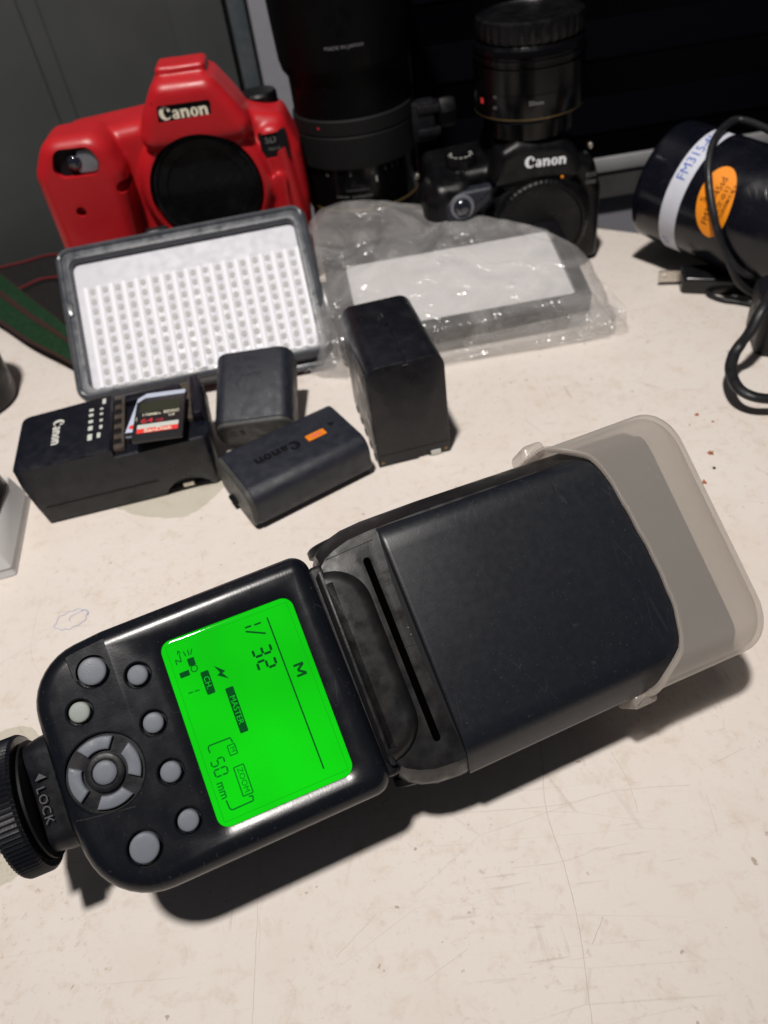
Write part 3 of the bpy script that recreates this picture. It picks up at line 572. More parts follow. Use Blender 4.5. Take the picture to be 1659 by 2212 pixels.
for u_, k_ in ((52.6, 1.0), (52.7, 0.35), (53.1, 0.1), (53.9, 0.0), (80, 0), (120, 0), (147.2, 0), (147.5, 0.5)):
    tp_ = (u_ - 53) / 95 * 1.2
    rg.append([HF(u_, v_ + (-tp_ if v_ > 0 else tp_), w_ - k_ * 1.0 if i_ not in (0, 14) else w_) for i_, (v_, w_) in enumerate(pv)])
loft(bm, rg)
mk('head_cover', bm, 'flash_head', head, 45, label='large smooth black cover over the flash head')
for sa, sb_ in (((34.6, 34.4), (52.5, 35.4)), ((35.0, -31.5), (52.4, -31.6)), ((47.2, 1.0), (51.6, 0.7))):
    bm = NB(); line(bm, HF, sa, sb_, 0.22, 0.06, -2.93); mk('seam', bm, 'deep', head, None)
bm = NB()
bm = NB(); prism(bm, [(52.75, 36.5), (51.3, 20), (50.9, 5), (51.3, -15), (52.75, -33)], [(0, -3.3), (0, -2.78)], HF); mk('step_shade', bm, 'deep', head, None)  # dark strip laid on top, painting the shade along the cover's raised edge
for a in (6.2, 4.0):
    bm = NB(); line(bm, HF, (50.4, a), (51.7, a - 0.1), 0.25, 0.07, -2.93); mk('angle_mark', bm, 'grey_print', head, None)
bm = NB(); prism(bm, rpoly([(29.6, 31.2, 1.5), (29.6, -28.4, 1.5), (43.8, -28.4, 12.0), (43.8, 31.2, 12.0)][::-1], 9), rounded(3, -46, 4.2, 0.2, 6), HF)
nk = mk('swivel_neck', bm, 'head_dusty', fl, 30)
bm = NB(); prism(bm, rpoly([(30.6, 31.6, 0.8), (30.6, -28.8, 0.8), (32.4, -28.8, 0.3), (32.4, 31.6, 0.3)][::-1], 4), rounded(0.5, -40, 0.5, -0.4, 2), HF); mk('trim_ring', bm, 'dusty', nk, 30)
bm = NB(); lathe(bm, [(12, -1.5), (12, 0.6), (11.2, 1.2)], Fr(HF(44, -37.6, -27), e1, e3, -e2, 0.001), 40); mk('hinge_disc', bm, 'dusty', head, 30); bm = NB(); lathe(bm, [(12, -1.5), (12, 0.6), (11.2, 1.2)], Fr(HF(44, 41.6, -27), e1, e3, e2, 0.001), 40)
mk('hinge_disc', bm, 'dusty', head, 30)
# diffuser cap
dc = root('diffuser_cap', 'milky translucent diffuser cap pushed over the flash head end', 'diffuser', mw=Matrix.Translation(HF(140, 0, -20)))
def dsec(ins_v, ins_w, v0=-40.6, v1=44.4, w0=-50.2, w1=2.0, r=9.0): return rr(v0 + ins_v, v1 - ins_v, w0 + ins_w, w1 - ins_w * 0.8, r, 12)
base = dsec(0, 0)
LIP = [(-41, 115), (-37, 119), (-33, 125.2), (-28, 128.8), (-18, 131.2), (-2, 131.6), (17, 130.2), (30, 128.8), (36.5, 125.2), (41.5, 118.3), (45.3, 113.5)]
def lip(v, w):
    if w > -9:
        for (a, ua), (b, ub) in zip(LIP, LIP[1:]):
            if a <= v <= b: top = ua + (ub - ua) * (v - a) / (b - a); break
        else: top = 114
        return top + 0.35 * math.sin(v * 0.6)
    return 113.8
dens = []
for i in range(len(base)):
    a = V(base[i - 1]); b_ = V(base[i]); n = max(1, int((b_ - a).length / 2.0))
    for k in range(n): dens.append((i - 1 if i else len(base) - 1, i, k / n))
def dring(ins_v, ins_w):
    s = dsec(ins_v, ins_w); return [tuple(V(s[a]) * (1 - t) + V(s[b]) * t) for a, b, t in dens]
R0 = dring(0, 0); lips = [lip(v, w) for v, w in R0]
for _ in range(3): lips = [(lips[i - 1] + lips[i] * 2 + lips[(i + 1) % len(lips)]) / 4 for i in range(len(lips))]
def shell(th):
    rings = []
    for t in range(6):
        rings.append([(lips[i] + (150.3 - lips[i]) * t / 5, *p) for i, p in enumerate(dring(th, th))])
    for k in range(1, 9):
        a = PI / 2 * k / 8
        rings.append([(150.3 + (10.3 - th) * math.sin(a), *p) for p in dring(th + 9 * (1 - math.cos(a)), th + 5.5 * (1 - math.cos(a)))])
    return [[HF(u, v, w) for u, v, w in r] for r in rings]
bm = NB()
A_ = loft(bm, shell(0.0), False, True); B_ = loft(bm, shell(1.3), False, True)
n = len(A_[0])
for i in range(n): bm.faces.new((A_[0][i], A_[0][(i + 1) % n], B_[0][(i + 1) % n], B_[0][i]))
cap = mk('shell', bm, 'diffuser', dc, 40)
bm = NB(); tube(bm, [HF(lips[i], R0[i][0], R0[i][1] - 0.3) for i in list(range(n)) + [0]], 0.00085, 8, k=1); mk('lip_bead', bm, 'diffuser', dc, 40)
for v0, v1 in ((43.0, 48.2), (-43.9, -38.9)):
    bm = NB(); prism(bm, rpoly([(109.3, v0, 1.2), (118, v0, 1.5), (118, v1, 2.0), (110, v1, 2.4)], 5), rounded(1, -22, 1.5, -8.5, 3), HF); mk('grip_tab', bm, 'diffuser', dc, 35)

# ------------------------------------------------------------------ small batteries
def small_battery(name, label, F0, L, Wd, T, marks):
    t = root(name, label, 'battery', mw=Matrix.Translation(F0(L / 2, Wd / 2, 0)))
    # F0: x along length, y across, z up
    bm = NB(); sec = rr(0, Wd, 0, T, 0.0075, 8); S = Fr(F0.o, F0.y, F0.z, F0.x, 1.0)
    prism(bm, sec, rounded(0.0007, 0.0025, 0.0012, L, 3), S); case = mk('case', bm, 'batt', t, 35)
    bm = NB(); prism(bm, inset(sec, 0.0005), [(0.0006, 0.0), (0, 0.0006), (0, 0.0026)], S); mk('end_plate', bm, 'batt_end', t, 35)
    marks(t, case, F0, S)
    return t
def norm(v): return V(v).normalized()
# lying one: long axis from lower left to upper right
A0 = V((-0.0600, 0.2640, 0.0)); x1 = norm((-0.0022 + 0.0600, 0.2925 - 0.2640, 0)); y1 = V((-x1.y, x1.x, 0))
def marks1(t, case, F0, S):
    bm = NB(); g = Fr(F0(0.0365, 0.0200, 0.0223), -x1, -y1, (0, 0, 1), 1.0); logo(bm, g, 0.0060, 0.00028, 0.0110, -0.0002); mk('wordmark', bm, 'batt_dark', case, None, label='embossed wordmark')
    bm = NB(); prism(bm, rr(0.0418, 0.0520, 0.0178, 0.0226, 0.0006, 3), [(0, 0.0223), (0, 0.02245)], F0); st_ = mk('hologram_sticker', bm, 'holo', case, None, label='orange hologram sticker')
    bm = NB(); prism(bm, rr(0.0440, 0.0500, 0.0190, 0.0214, 0.0006, 3), [(0, 0.0224), (0, 0.02255)], F0); mk('hologram_print', bm, 'holo2', st_, None)
    bm = NB(); prism(bm, [(0.0555, 0.0250), (0.0588, 0.0236), (0.0565, 0.0216)], [(0, 0.0222), (0, 0.02245)], F0); mk('arrow_mark', bm, 'batt_dark', case, None)
    bm = NB(); box(bm, F0, -0.0022, 0.0005, 0.021, 0.028, 0.0035, 0.0055, 0.0005); mk('contact_rib', bm, 'batt_dark', t, None)
small_battery('camera_battery', 'small black camera battery with an orange sticker lying beside the charger', Fr(A0, x1, y1, (0, 0, 1)), 0.0650, 0.0425, 0.0222, marks1)
# leaning one: near end on the table, far end up on the light panel
x2 = norm((0.0028, 0.0305, 0.0125)); y2 = norm((-0.975, 0.22, 0)); y2 = norm(y2 - x2 * y2.dot(x2)); z2 = x2.cross(y2)
B0 = V((-0.0372, 0.3290, 0.0015))
def marks2(t, case, F0, S):
    E = Fr(F0(0, 0, 0), -y2, z2, -x2, 1.0)
    bm = NB(); text(bm, 'CE', 0.0062, lambda x, y, z: E(-0.0305 + x, 0.0135 + y, z + 0.0001), 0.00008, 0, 1.25); text(bm, 'MADE IN JAPAN', 0.0019, lambda x, y, z: E(-0.0140 + x, 0.0085 + y, z + 0.0001), 0.00006, 0.0, 1.2); mk('print', bm, 'grey_dim', case, None)
    bm = NB(); text(bm, 'Li-ion 7.2V', 0.0026, lambda x, y, z: F0(0.030 + y * 1, 0.021 - x, 0.0222 + z), 0.00005); mk('lettering', bm, 'batt_dark', case, None)
M['brown_cord'] = mat('brown_cord', (0.10, 0.055, 0.045), 0.6, 0.3)
M['grey_dim'] = mat('faint_grey_print', (0.06, 0.06, 0.062), 0.6, 0.3)
small_battery('camera_battery', 'small black camera battery leaning against the lit white light panel', Fr(B0, x2, y2, z2), 0.0460, 0.0420, 0.0222, marks2)

# ------------------------------------------------------------------ tall video battery
SF = yawfr((0.0013, 0.2966, 0), 7.2)
sb = root('video_battery', 'tall black block battery standing upright in front of the bagged light', 'battery', mw=Matrix.Translation(SF(0.0186, 0.031, 0)))
bm = NB(); S = Fr(SF.o, SF.x, SF.z, SF.y, 1.0)
sec = rpoly([(0, 0.0002, 0.0003), (0.0376, 0.0002, 0.0003), (0.0376, 0.0580, 0.0068), (0, 0.0580, 0.0068)], 8)
prism(bm, sec, rounded(0.0007, 0.0, 0.0007, 0.0615, 3), S); case = mk('case', bm, 'sony', sb, 30)
b = NB(); box(b, SF, 0.0182, 0.0198, -0.01, 0.036, 0.0572, 0.062); c1 = mk('cut', b, None, None, None)
b = NB(); box(b, SF, 0.0205, 0.0262, -0.002, 0.0012, -0.001, 0.0042); c2 = mk('cut', b, None, None, None)
b = NB(); box(b, SF, 0.0072, 0.0142, -0.002, 0.0008, -0.001, 0.0012); c3 = mk('cut', b, None, None, None)
bool_cut(case, [c1, c2, c3])
bm = NB(); box(bm, SF, 0.0176, 0.0204, -0.0004, 0.0004, 0.0562, 0.0566); mk('groove_end', bm, 'batt_end', case, None)
bm = NB(); rect(bm, Fr(SF(0, 0, 0), SF.x, SF.z, -SF.y), 0.0006, 0.037, 0.0072, 0.0074, 0.00012); mk('seam', bm, 'deep', case, None)
bm = NB(); box(bm, SF, 0.0272, 0.0322, -0.0006, 0.0004, 0.0006, 0.0031); mk('label_chip', bm, 'white_print', case, None, label='small white chip by the contacts')
for x in (0.0022, 0.0350):
    bm = NB(); lathe(bm, [(0.0009, 0), (0.0009, 0.0002), (0.0006, 0.0002)], Fr(SF(x, 0, 0.0028), SF.x, SF.z, -SF.y), 16); mk('screw', bm, 'gold', case, None)
for k in range(5):
    bm = NB(); box(bm, SF, -0.0004, 0.001, 0.006 + 0.011 * k, 0.0105 + 0.011 * k, 0.0, 0.0020); mk('side_rib', bm, 'deep', case, None)
bm = NB(); text(bm, 'MADE', 0.0016, lambda x, y, z: SF(0.019 - y, 0.045 + x, 0.05805 + z), 0.00004); mk('lettering', bm, 'grey_dim', case, None)

# ------------------------------------------------------------------ battery charger with memory cards
CF = yawfr((-0.1662, 0.2912, 0), 7.4)
ch = root('battery_charger', 'black battery charger with a white wordmark and memory cards on its bay', 'charger', mw=Matrix.Translation(CF(0.044, 0.025, 0)))
Lc, Dc = 0.0895, 0.0490
bm = NB()
prism(bm, rpoly([(Lc + 0.001, Dc, 0.005), (-0.002, Dc - 0.003, 0.005), (-0.0025, 0, 0.004), (Lc + 0.001, 0, 0.005)], 5), [(0.0042, 0), (0.0032, 0.0010), (0.0015, 0.012), (0, 0.026), (0.0002, 0.0318), (0.0009, 0.0326)], CF)
shell_ = mk('base', bm, 'charger', ch, 30)
b = NB(); lathe(b, [(0.0125, -0.02), (0.0125, 0.0085)], Fr(CF(0.0720, 0, -0.0035), CF.x, CF.z, CF.y), 40); bool_cut(shell_, [mk('cut', b, None, None, None)])
bm = NB(); prism(bm, rpoly([(0.0445, Dc - 0.0005, 0.0008), (-0.0018, Dc - 0.0035, 0.005), (-0.0023, 0.0002, 0.004), (0.0445, 0.0002, 0.0008)], 5), [(0, 0.0300), (0, 0.0362), (0.0009, 0.0374), (0.0016, 0.0376)], CF); top = mk('top_cover', bm, 'charger', ch, 30)
bm = NB(); box(bm, CF, 0.0445, 0.0500, 0.003, Dc - 0.003, 0.0315, 0.0352, 0.0008); bay = mk('bay_wall', bm, 'dirt', ch, 30)
for k in range(5):
    bm = NB(); box(bm, CF, 0.0450, 0.0485, 0.0065 + k * 0.0085, 0.0105 + k * 0.0085, 0.0325, 0.0357, 0.0004); mk('slot', bm, 'deep', bay, None)
bm = NB(); box(bm, CF, 0.0790, 0.0835, 0.014, Dc - 0.002, 0.0318, 0.0352, 0.0006); mk('bay_wall', bm, 'dirt', ch, 30)
bm = NB(); box(bm, CF, 0.0838, 0.0890, 0.0125, Dc - 0.001, 0.0318, 0.0385, 0.0012); mk('guide_rail', bm, 'charger', ch, 30)
bm = NB(); box(bm, CF, 0.0500, 0.0788, Dc - 0.008, Dc - 0.0015, 0.0318, 0.0360, 0.001); mk('back_rail', bm, 'charger', ch, 30)
bm = NB(); rect(bm, Fr(CF(0, 0, 0), CF.x, CF.z, -CF.y), 0.0035, 0.0590, 0.0118, 0.0121, 0.0002, -0.0013); mk('seam', bm, 'deep', shell_, None)
bm = NB(); box(bm, CF, 0.0690, 0.0745, 0.004, 0.0048, 0.002, 0.0045, 0.0002); mk('inlet_pin', bm, 'metal', shell_, None)
bm = NB(); arcs(bm, CF, 0.0640, 0.0095, (0.0040, 0.0025), (0.0030, 0.0017), 0, 360, 0.0002); bm.transform(Matrix.Translation((0, 0, 0.0326))); mk('embossed_mark', bm, 'grey_dim', shell_, None)
bm = NB(); g = Fr(CF(0.0180, 0.0245, 0.0376), -CF.y, CF.x, CF.z); logo(bm, g, 0.0052, 0.0002, 0, 0); mk('wordmark', bm, 'white_print', top, None, label='white wordmark')
bm = NB(); rect(bm, CF, 0.0330, 0.0352, 0.0112, 0.0162, 0.0002, 0.0376)
for k, (y, w) in enumerate(((0.0195, 0.0034), (0.0258, 0.0024), (0.0315, 0.0022), (0.0362, 0.0020))):
    rect(bm, CF, 0.0330, 0.0352, y, y + w, 0.0002, 0.0376); rect(bm, CF, 0.0385, 0.0400, y - 0.0005, y + w - 0.001, 0.0002, 0.0376)
rect(bm, CF, 0.0375, 0.0392, 0.0118, 0.0158, 0.0002, 0.0376)
rect(bm, CF, 0.0395, 0.0412, 0.0405, 0.0450, 0.0002, 0.0376)
mk('indicator_print', bm, 'card_grey', top, None)

def card(label, F0, w, h, t, body_m):
    r = root('memory_card', label, 'memory card', mw=Matrix.Translation(F0(w / 2, h / 2, 0)))
    bm = NB(); prism(bm, rpoly([(0, 0, 0.0008), (w, 0, 0.0008), (w, h, 0.0008), (0.0038, h, 0.0005), (0, h - 0.0038, 0.0005)], 3), rounded(0.0003, 0, 0.0003, t, 2), F0)
    return r, mk('case', bm, body_m, r, 30)
c2f = Fr((-0.1170, 0.3050, 0.0362), norm((0.0232, -0.0012, 0)), norm((0.0035, 0.0335, 0)), (0, 0, 1))
r, c_ = card('white labelled memory card lying underneath the black and red card', c2f, 0.0240, 0.0345, 0.0018, 'card_white')
bm = NB(); prism(bm, circ(0.0026, 0.0066, 0.0016, 16), [(0, 0.0018), (0, 0.0020)], c2f); mk('red_print', bm, 'card_red', c_, None)
bm = NB(); text(bm, 'i', 0.0030, lambda x, y, z: c2f(0.0018 + x, 0.0185 + y, 0.0019 + z), 0.00004); mk('lettering', bm, 'blue_ink', c_, None)
bm = NB(); prism(bm, rr(0, 0.0240, 0, 0.0023, 0.0006, 3), [(0, 0.0002), (0, 0.00195)], c2f); mk('lower_edge', bm, 'card_black', c_, None)
c1f = Fr((-0.1115, 0.2965, 0.0386), norm((0.0231, -0.0008, 0)), norm((-0.0014, 0.0352, -0.0005)), (0, 0, 1))
r, c_ = card('black memory card with a red and white stripe on top of the charger', c1f, 0.0245, 0.0355, 0.0021, 'card_black')
bm = NB(); prism(bm, rpoly([(0.0022, 0.0050, 0.0005), (0.0222, 0.0050, 0.0005), (0.0222, 0.0085, 0), (0.0022, 0.0085, 0)], 3), [(0, 0.0021), (0, 0.00225)], c1f); st_ = mk('red_stripe', bm, 'card_red', c_, None)
bm = NB(); prism(bm, rpoly([(0.0022, 0.00855, 0), (0.0222, 0.00855, 0), (0.0222, 0.0120, 0.0005), (0.0022, 0.0120, 0.0005)], 3), [(0, 0.0021), (0, 0.00225)], c1f); mk('white_stripe', bm, 'card_grey', c_, None)
bm = NB(); prism(bm, rr(0.0022, 0.0222, 0.0220, 0.0310, 0.0005, 3), [(0, 0.0021), (0, 0.00218)], c1f); mk('green_band', bm, 'card_green', c_, None)
bm = NB(); text(bm, 'SanDisk', 0.0042, lambda x, y, z: c1f(0.0124 + x, 0.0066 + y, 0.0023 + z), 0.00004, 0.00005); mk('lettering', bm, 'cream_logo', st_, None)
bm = NB(); text(bm, '64', 0.0052, lambda x, y, z: c1f(0.0066 + x, 0.0148 + y, 0.0022 + z), 0.00004, 0.00006, 1, 1.2); text(bm, 'GB', 0.0030, lambda x, y, z: c1f(0.0128 + x, 0.0142 + y, 0.0022 + z), 0.00004); mk('lettering', bm, 'card_dkred', c_, None)
bm = NB(); text(bm, '170MB/s', 0.0027, lambda x, y, z: c1f(0.0083 + x, 0.0200 + y, 0.0022 + z), 0.00004, 0.00003); text(bm, 'SDXC', 0.0030, lambda x, y, z: c1f(0.0182 + x, 0.0205 + y, 0.0022 + z), 0.00004, 0.00005); text(bm, 'U3', 0.0026, lambda x, y, z: c1f(0.0185 + x, 0.0174 + y, 0.0022 + z), 0.00004, 0.00003)
text(bm, 'V30', 0.0020, lambda x, y, z: c1f(0.0012 + y * 0.5, 0.0170 + x, 0.0022 + z), 0.00004); mk('lettering', bm, 'cream_logo', c_, None)

# ------------------------------------------------------------------ LED light panel leaning back
lu = norm((0.1417, 0.0111, 0)); el = math.radians(37.5); lv = norm(V((-lu.y, lu.x, 0)) * math.cos(el) + V((0, 0, math.sin(el)))); ln = lu.cross(lv)
LP = Fr((-0.1625, 0.3797, 0.0136), lu, lv, ln)
lp = root('led_light_panel', 'rectangular light panel with rows of white lamps leaning against the red camera', 'video light', mw=Matrix.Translation(LP(0.072, 0.0, 0)))
LW, LH = 0.1505, 0.0965
bm = NB(); prism(bm, rr(0, LW, 0, LH, 0.009, 8), rounded(0.002, -0.0158, 0.0022, -0.0004, 3), LP); fr_ = mk('housing', bm, 'bezel', lp, 30)
b = NB(); prism(b, rr(0.0085, LW - 0.0085, 0.0070, LH - 0.0095, 0.004, 6), [(0, -0.0070), (0, -0.003), (-0.0022, 0.003)], LP); bool_cut(fr_, [mk('cut', b, None, None, None)])
bm = NB(); tube(bm, [LP(x, y, -0.0007) for x, y in inset(rr(0, LW, 0, LH, 0.009, 8), 0.0026)] + [LP(*inset(rr(0, LW, 0, LH, 0.009, 8), 0.0026)[0], -0.0007)], 0.0016, 8, k=1); mk('rim', bm, 'bezel', lp, 40)
bm = NB(); prism(bm, rr(0.0082, LW - 0.0082, 0.0067, LH - 0.0092, 0.004, 6), [(0, -0.0072), (0, -0.0056)], LP); bd = mk('lamp_board', bm, 'led_white', lp, 30, label='white board carrying the lamps')
nx, ny = 17, 10; px0, px1, py0, py1 = 0.0175, LW - 0.0130, 0.0112, LH - 0.0285
dotme = None
for i in range(nx):
    for j in range(ny):
        x = px0 + (px1 - px0) * i / (nx - 1); y = py0 + (py1 - py0) * j / (ny - 1)
        if dotme is None:
            bm = NB(); prism(bm, rr(-0.0016, 0.0016, -0.0019, 0.0019, 0.0012, 3), [(0, 0), (0.0003, 0.0003)], Fr((0, 0, 0), lu, lv, ln)); dotme = bpy.data.meshes.new('led'); bm.to_mesh(dotme); bm.free(); dotme.materials.append(M['led_dot'])
        o = bpy.data.objects.new('led', dotme); col.objects.link(o); o.parent = bd; o.location = LP(x, y, -0.0056) - W[lp.name].translation
for i in range(nx + 1):
    x = px0 + (px1 - px0) * (i - 0.5) / (nx - 1)
    bm = NB(); tube(bm, [LP(x, py0 - 0.003, -0.0056), LP(x, py1 + 0.003, -0.0056)], 0.0019, 10, 0.45, k=1, upv=ln); mk('bright_streak', bm, 'led_streak', bd, 60)  # added strips whose pale colour imitates streaks of light on the board
bm = NB(); prism(bm, rr(0.001, 0.0062, 0.052, 0.062, 0.0020, 4), [(0, -0.0006), (0, 0.0004), (0.0004, 0.0006)], LP); mk('side_catch', bm, 'bezel', lp, 30)
bm = NB(); box(bm, LP, 0.055, 0.068, LH - 0.001, LH + 0.0035, -0.008, -0.003, 0.0006); mk('cover_tab', bm, 'gloss_black', lp, 30)
bm = NB(); box(bm, LP, 0.100, LW - 0.002, -0.0045, 0.001, -0.0125, -0.0070, 0.001); mk('lower_catch', bm, 'bezel', lp, 30)
bm = NB(); box(bm, LP, LW - 0.001, LW + 0.004, 0.022, 0.046, -0.0120, -0.0050, 0.001); mk('side_knob', bm, 'gloss_black', lp, 30)

# ------------------------------------------------------------------ bagged light panel
WF = yawfr((0.0000, 0.3860, 0.0), 2.2)
tilt = 0.235
wy = norm(WF.y * math.cos(tilt) + V((0, 0, math.sin(tilt)))); WT = Fr(WF(0, 0, 0.0205), WF.x, wy, WF.x.cross(wy))
wl = root('led_light_panel', 'second light panel with a plain white face wrapped in a clear plastic bag', 'video light', mw=Matrix.Translation(WF(0.068, 0.0, 0)))
bm = NB(); prism(bm, rr(-0.010, 0.1400, 0.0, 0.087, 0.007, 6), rounded(0.002, -0.0185, 0.002, 0.0, 3), WT); h2 = mk('housing', bm, 'gloss_black', wl, 30)
b = NB(); prism(b, rr(0.003, 0.1310, 0.0070, 0.068, 0.003, 5), [(0, -0.004), (0, 0.002)], WT); bool_cut(h2, [mk('cut', b, None, None, None)])
bm = NB(); prism(bm, rr(0.0028, 0.1312, 0.0068, 0.0682, 0.003, 5), [(0, -0.0045), (0, -0.0028)], WT); mk('diffuser_sheet', bm, 'panel_white', wl, 30)
base_p = [(-0.028, 0.398), (-0.014, 0.384), (0.010, 0.3805), (0.045, 0.380), (0.100, 0.3795), (0.142, 0.381), (0.152, 0.388), (0.154, 0.405), (0.152, 0.43), (0.146, 0.455), (0.10, 0.470), (0.045, 0.50), (0.0, 0.515), (-0.030, 0.49)]
top_p = [(-0.018, 0.400), (-0.010, 0.384), (0.008, 0.3815), (0.045, 0.382), (0.100, 0.384), (0.138, 0.388), (0.1440, 0.394), (0.1440, 0.405), (0.1415, 0.420), (0.1340, 0.437), (0.098, 0.461), (0.045, 0.486), (0.004, 0.496), (-0.020, 0.472)]
def closed(pts, n):
    P_ = smoothpath([(*p, 0) for p in pts[-2:] + pts + pts[:3]], 12); P_ = P_[24:24 + 12 * len(pts)]; return [P_[int(i * len(P_) / n)] for i in range(n)]
nB = 168; bp, tp = closed(base_p, nB), closed(top_p, nB); cc = V((0.065, 0.425, 0.0))
def slabz(p): return 0.0222 + max(0.0, (p.y - 0.386)) * 0.32
rings = []
for k, (t, z) in enumerate([(0, 0.0008), (0.12, 0.006), (0.35, 0.014), (0.6, 0.022), (0.85, 0.0285), (1.0, 0.0)]):
    ring = []
    for i in range(nB):
        p = bp[i].lerp(tp[i], t); top = max(0.0225, slabz(tp[i]) - 0.0005); zz = z if z else top
        zz = z * (top / 0.031) if z else top
        f = noise.noise(V((p.x * 45, p.y * 45, zz * 60))) * 0.0018 + noise.noise(V((p.x * 140, p.y * 140, zz * 150))) * 0.0009
        d = (V((p.x, p.y, 0)) - cc).normalized(); q = V((p.x, p.y, zz)) + d * f * (0.4 if k == 0 else 1); q.z = max(0.0006, q.z + (f * 0.5 if 0 < k else 0)); ring.append(q)
    rings.append(ring)
for s_ in (0.93, 0.84, 0.72, 0.58, 0.42, 0.25, 0.1):
    ring = []
    for i in range(nB):
        p = cc + (tp[i] - cc) * s_; z = slabz(p)
        f = noise.noise(V((p.x * 50, p.y * 60, 3))) * 0.0016 + noise.noise(V((p.x * 150, p.y * 110, 7))) * 0.0009
        ring.append(V((p.x, p.y, z + 0.0018 + max(-0.001, f))))
    rings.append(ring)
bm = NB(); loft(bm, rings, False, True)
bg_ = root('plastic_bag', 'crumpled clear plastic bag around the second light panel', 'bag', (0.065, 0.43, 0))
mk('film', bm, 'bag', bg_, 180)
def flap(pts, amp, seedv):
    bm = NB(); a, b_, c, d = [V(p) for p in pts]; n = 14
    g = [[None] * (n + 1) for _ in range(n + 1)]
    for i in range(n + 1):
        for j in range(n + 1):
            s_, t = i / n, j / n; p = a.lerp(b_, s_).lerp(d.lerp(c, s_), t)
            p.z = max(0.0007, p.z + amp * noise.noise(V((s_ * 4 + seedv, t * 4, seedv))) + amp * 0.4 * noise.noise(V((s_ * 11, t * 9, seedv)))); g[i][j] = bm.verts.new(p)
    for i in range(n):
        for j in range(n): bm.faces.new((g[i][j], g[i + 1][j], g[i + 1][j + 1], g[i][j + 1]))
    mk('bag_flap', bm, 'bag', bg_, 180)
flap([(0.120, 0.381, 0.003), (0.1570, 0.3800, 0.003), (0.163, 0.404, 0.004), (0.142, 0.420, 0.024)], 0.004, 1.3)
flap([(0.030, 0.3770, 0.002), (0.146, 0.3785, 0.002), (0.148, 0.389, 0.014), (0.03, 0.382, 0.012)], 0.003, 5.1)
flap([(-0.034, 0.392, 0.002), (-0.008, 0.379, 0.002), (-0.010, 0.392, 0.022), (-0.028, 0.500, 0.046)], 0.005, 9.2)

# ------------------------------------------------------------------ red camera
rc = root('red_camera', 'camera body in a red silicone case standing behind the light panel', 'camera', (-0.095, 0.53, 0))
RF = XZ((0, 0.505, 0), 0.001)
bm = NB()
ol = rpoly([(-168, 4, 8), (-166, 88, 10), (-161, 116, 12), (-110, 119, 6), (-96, 120, 8), (-52, 120, 8), (-44, 116, 8), (-22, 110, 9), (-15, 90, 8), (-14.5, 60, 12), (-20, 6, 10)][::-1], 6)
prism(bm, ol, rounded(8, -45, 9, 2, 5), RF)
# grip
prism(bm, rpoly([(-174, 8, 12), (-172, 104, 15), (-161, 122.5, 14), (-126, 122, 14), (-120, 100, 12), (-130, 8, 12)][::-1], 6), rounded(3, -12, 9, 23, 5), RF)
# pentaprism
prism(bm, rpoly([(-110, 104, 8), (-102, 125, 14), (-91, 141.5, 9), (-58, 140.5, 9), (-47.5, 125, 14), (-36, 104, 8)][::-1], 6), rounded(6, -28, 8, 17, 5), RF)
prism(bm, rpoly([(-89.5, 142.2, 1.5), (-88.5, 146.4, 1.6), (-60.5, 146.0, 1.6), (-59.5, 142, 1.5)][::-1], 4), rounded(1.5, -18, 1.6, 5, 3), RF)
# mount shoulder
lathe(bm, [(41, -5), (41, 6), (38, 11), (36, 12.5)], RF.sub(-76, 78, 0), 72)
prism(bm, rpoly([(-44, 60, 6), (-40, 108, 8), (-23, 107, 8), (-18, 40, 8), (-30, 20, 8)][::-1], 6), rounded(3, -5, 6, 6.5, 4), RF)
prism(bm, rpoly([(-38, 44, 5), (-35, 80, 5), (-27, 80, 5), (-26, 40, 5)][::-1], 5), rounded(2, 0, 3, 10.5, 4), RF)
prism(bm, rr(-158, -135, 40, 58, 4, 5), rounded(1, 10, 3, 25.5, 3), RF)
sil = fuse('silicone_case', bm, 'red', rc, 0.00125, 5)
cuts = []
def rcut(o_, z0, z1=40):
    b = NB(); prism(b, o_, [(0, z0), (0, z1)], RF); cuts.append(mk('cut', b, None, None, None))
rcut(rpoly([(-159, 107, 5), (-155, 117.5, 6), (-134, 116.5, 6), (-131, 108, 5), (-134, 101, 5), (-156, 101.5, 6)][::-1], 5), 12)
rcut(rpoly([(-92.5, 121, 1), (-91, 130, 1.5), (-60.5, 129.3, 1.5), (-61.5, 121.4, 1)][::-1], 3), 15)
rcut([(-38.6, 103), (-38.6, 94), (-36.2, 89), (-30, 89), (-29, 92), (-23.2, 94.6), (-23.0, 103.5)], 4)
rcut(circ(-152, 81.5, 3.0, 20), 18); rcut(circ(-123.5, 91, 3.6, 20), 2, 30)
lo = NB(); lathe(lo, [(34.5, -2), (34.5, 40)], RF.sub(-76, 78, 0), 64); cuts.append(mk('cut', lo, None, None, None))
bool_cut(sil, cuts)
for p in sil.data.polygons: p.use_smooth = True
sil.data.set_sharp_from_angle(angle=math.radians(50))
bm = NB(); nK = 90
lathe(bm, [(33.8, -1), (33.8, 9), (33.0, 10.6), (30.5, 11.2), (29.8, 10.2), (24.5, 10.2), (24.0, 9.4), (3, 9.4)], RF.sub(-76, 78, 0), nK * 2, amp=lambda j, i: -0.6 * (i % 2) if 1 <= j <= 2 else 0)
mk('body_cap', bm, 'cam_black', rc, 30, label='round black body cap')
bm = NB(); prism(bm, rr(-94, -58, 119, 132, 1, 3), [(0, 10), (0, 15.6)], RF); np_ = mk('name_plate', bm, 'deep', rc, None)
bm = NB(); logo(bm, RF.sub(-76.5, 125.3, 15.6, math.radians(-1)), 7.0, 0.4); mk('wordmark', bm, 'cream_logo', np_, None, label='cream wordmark on the prism')
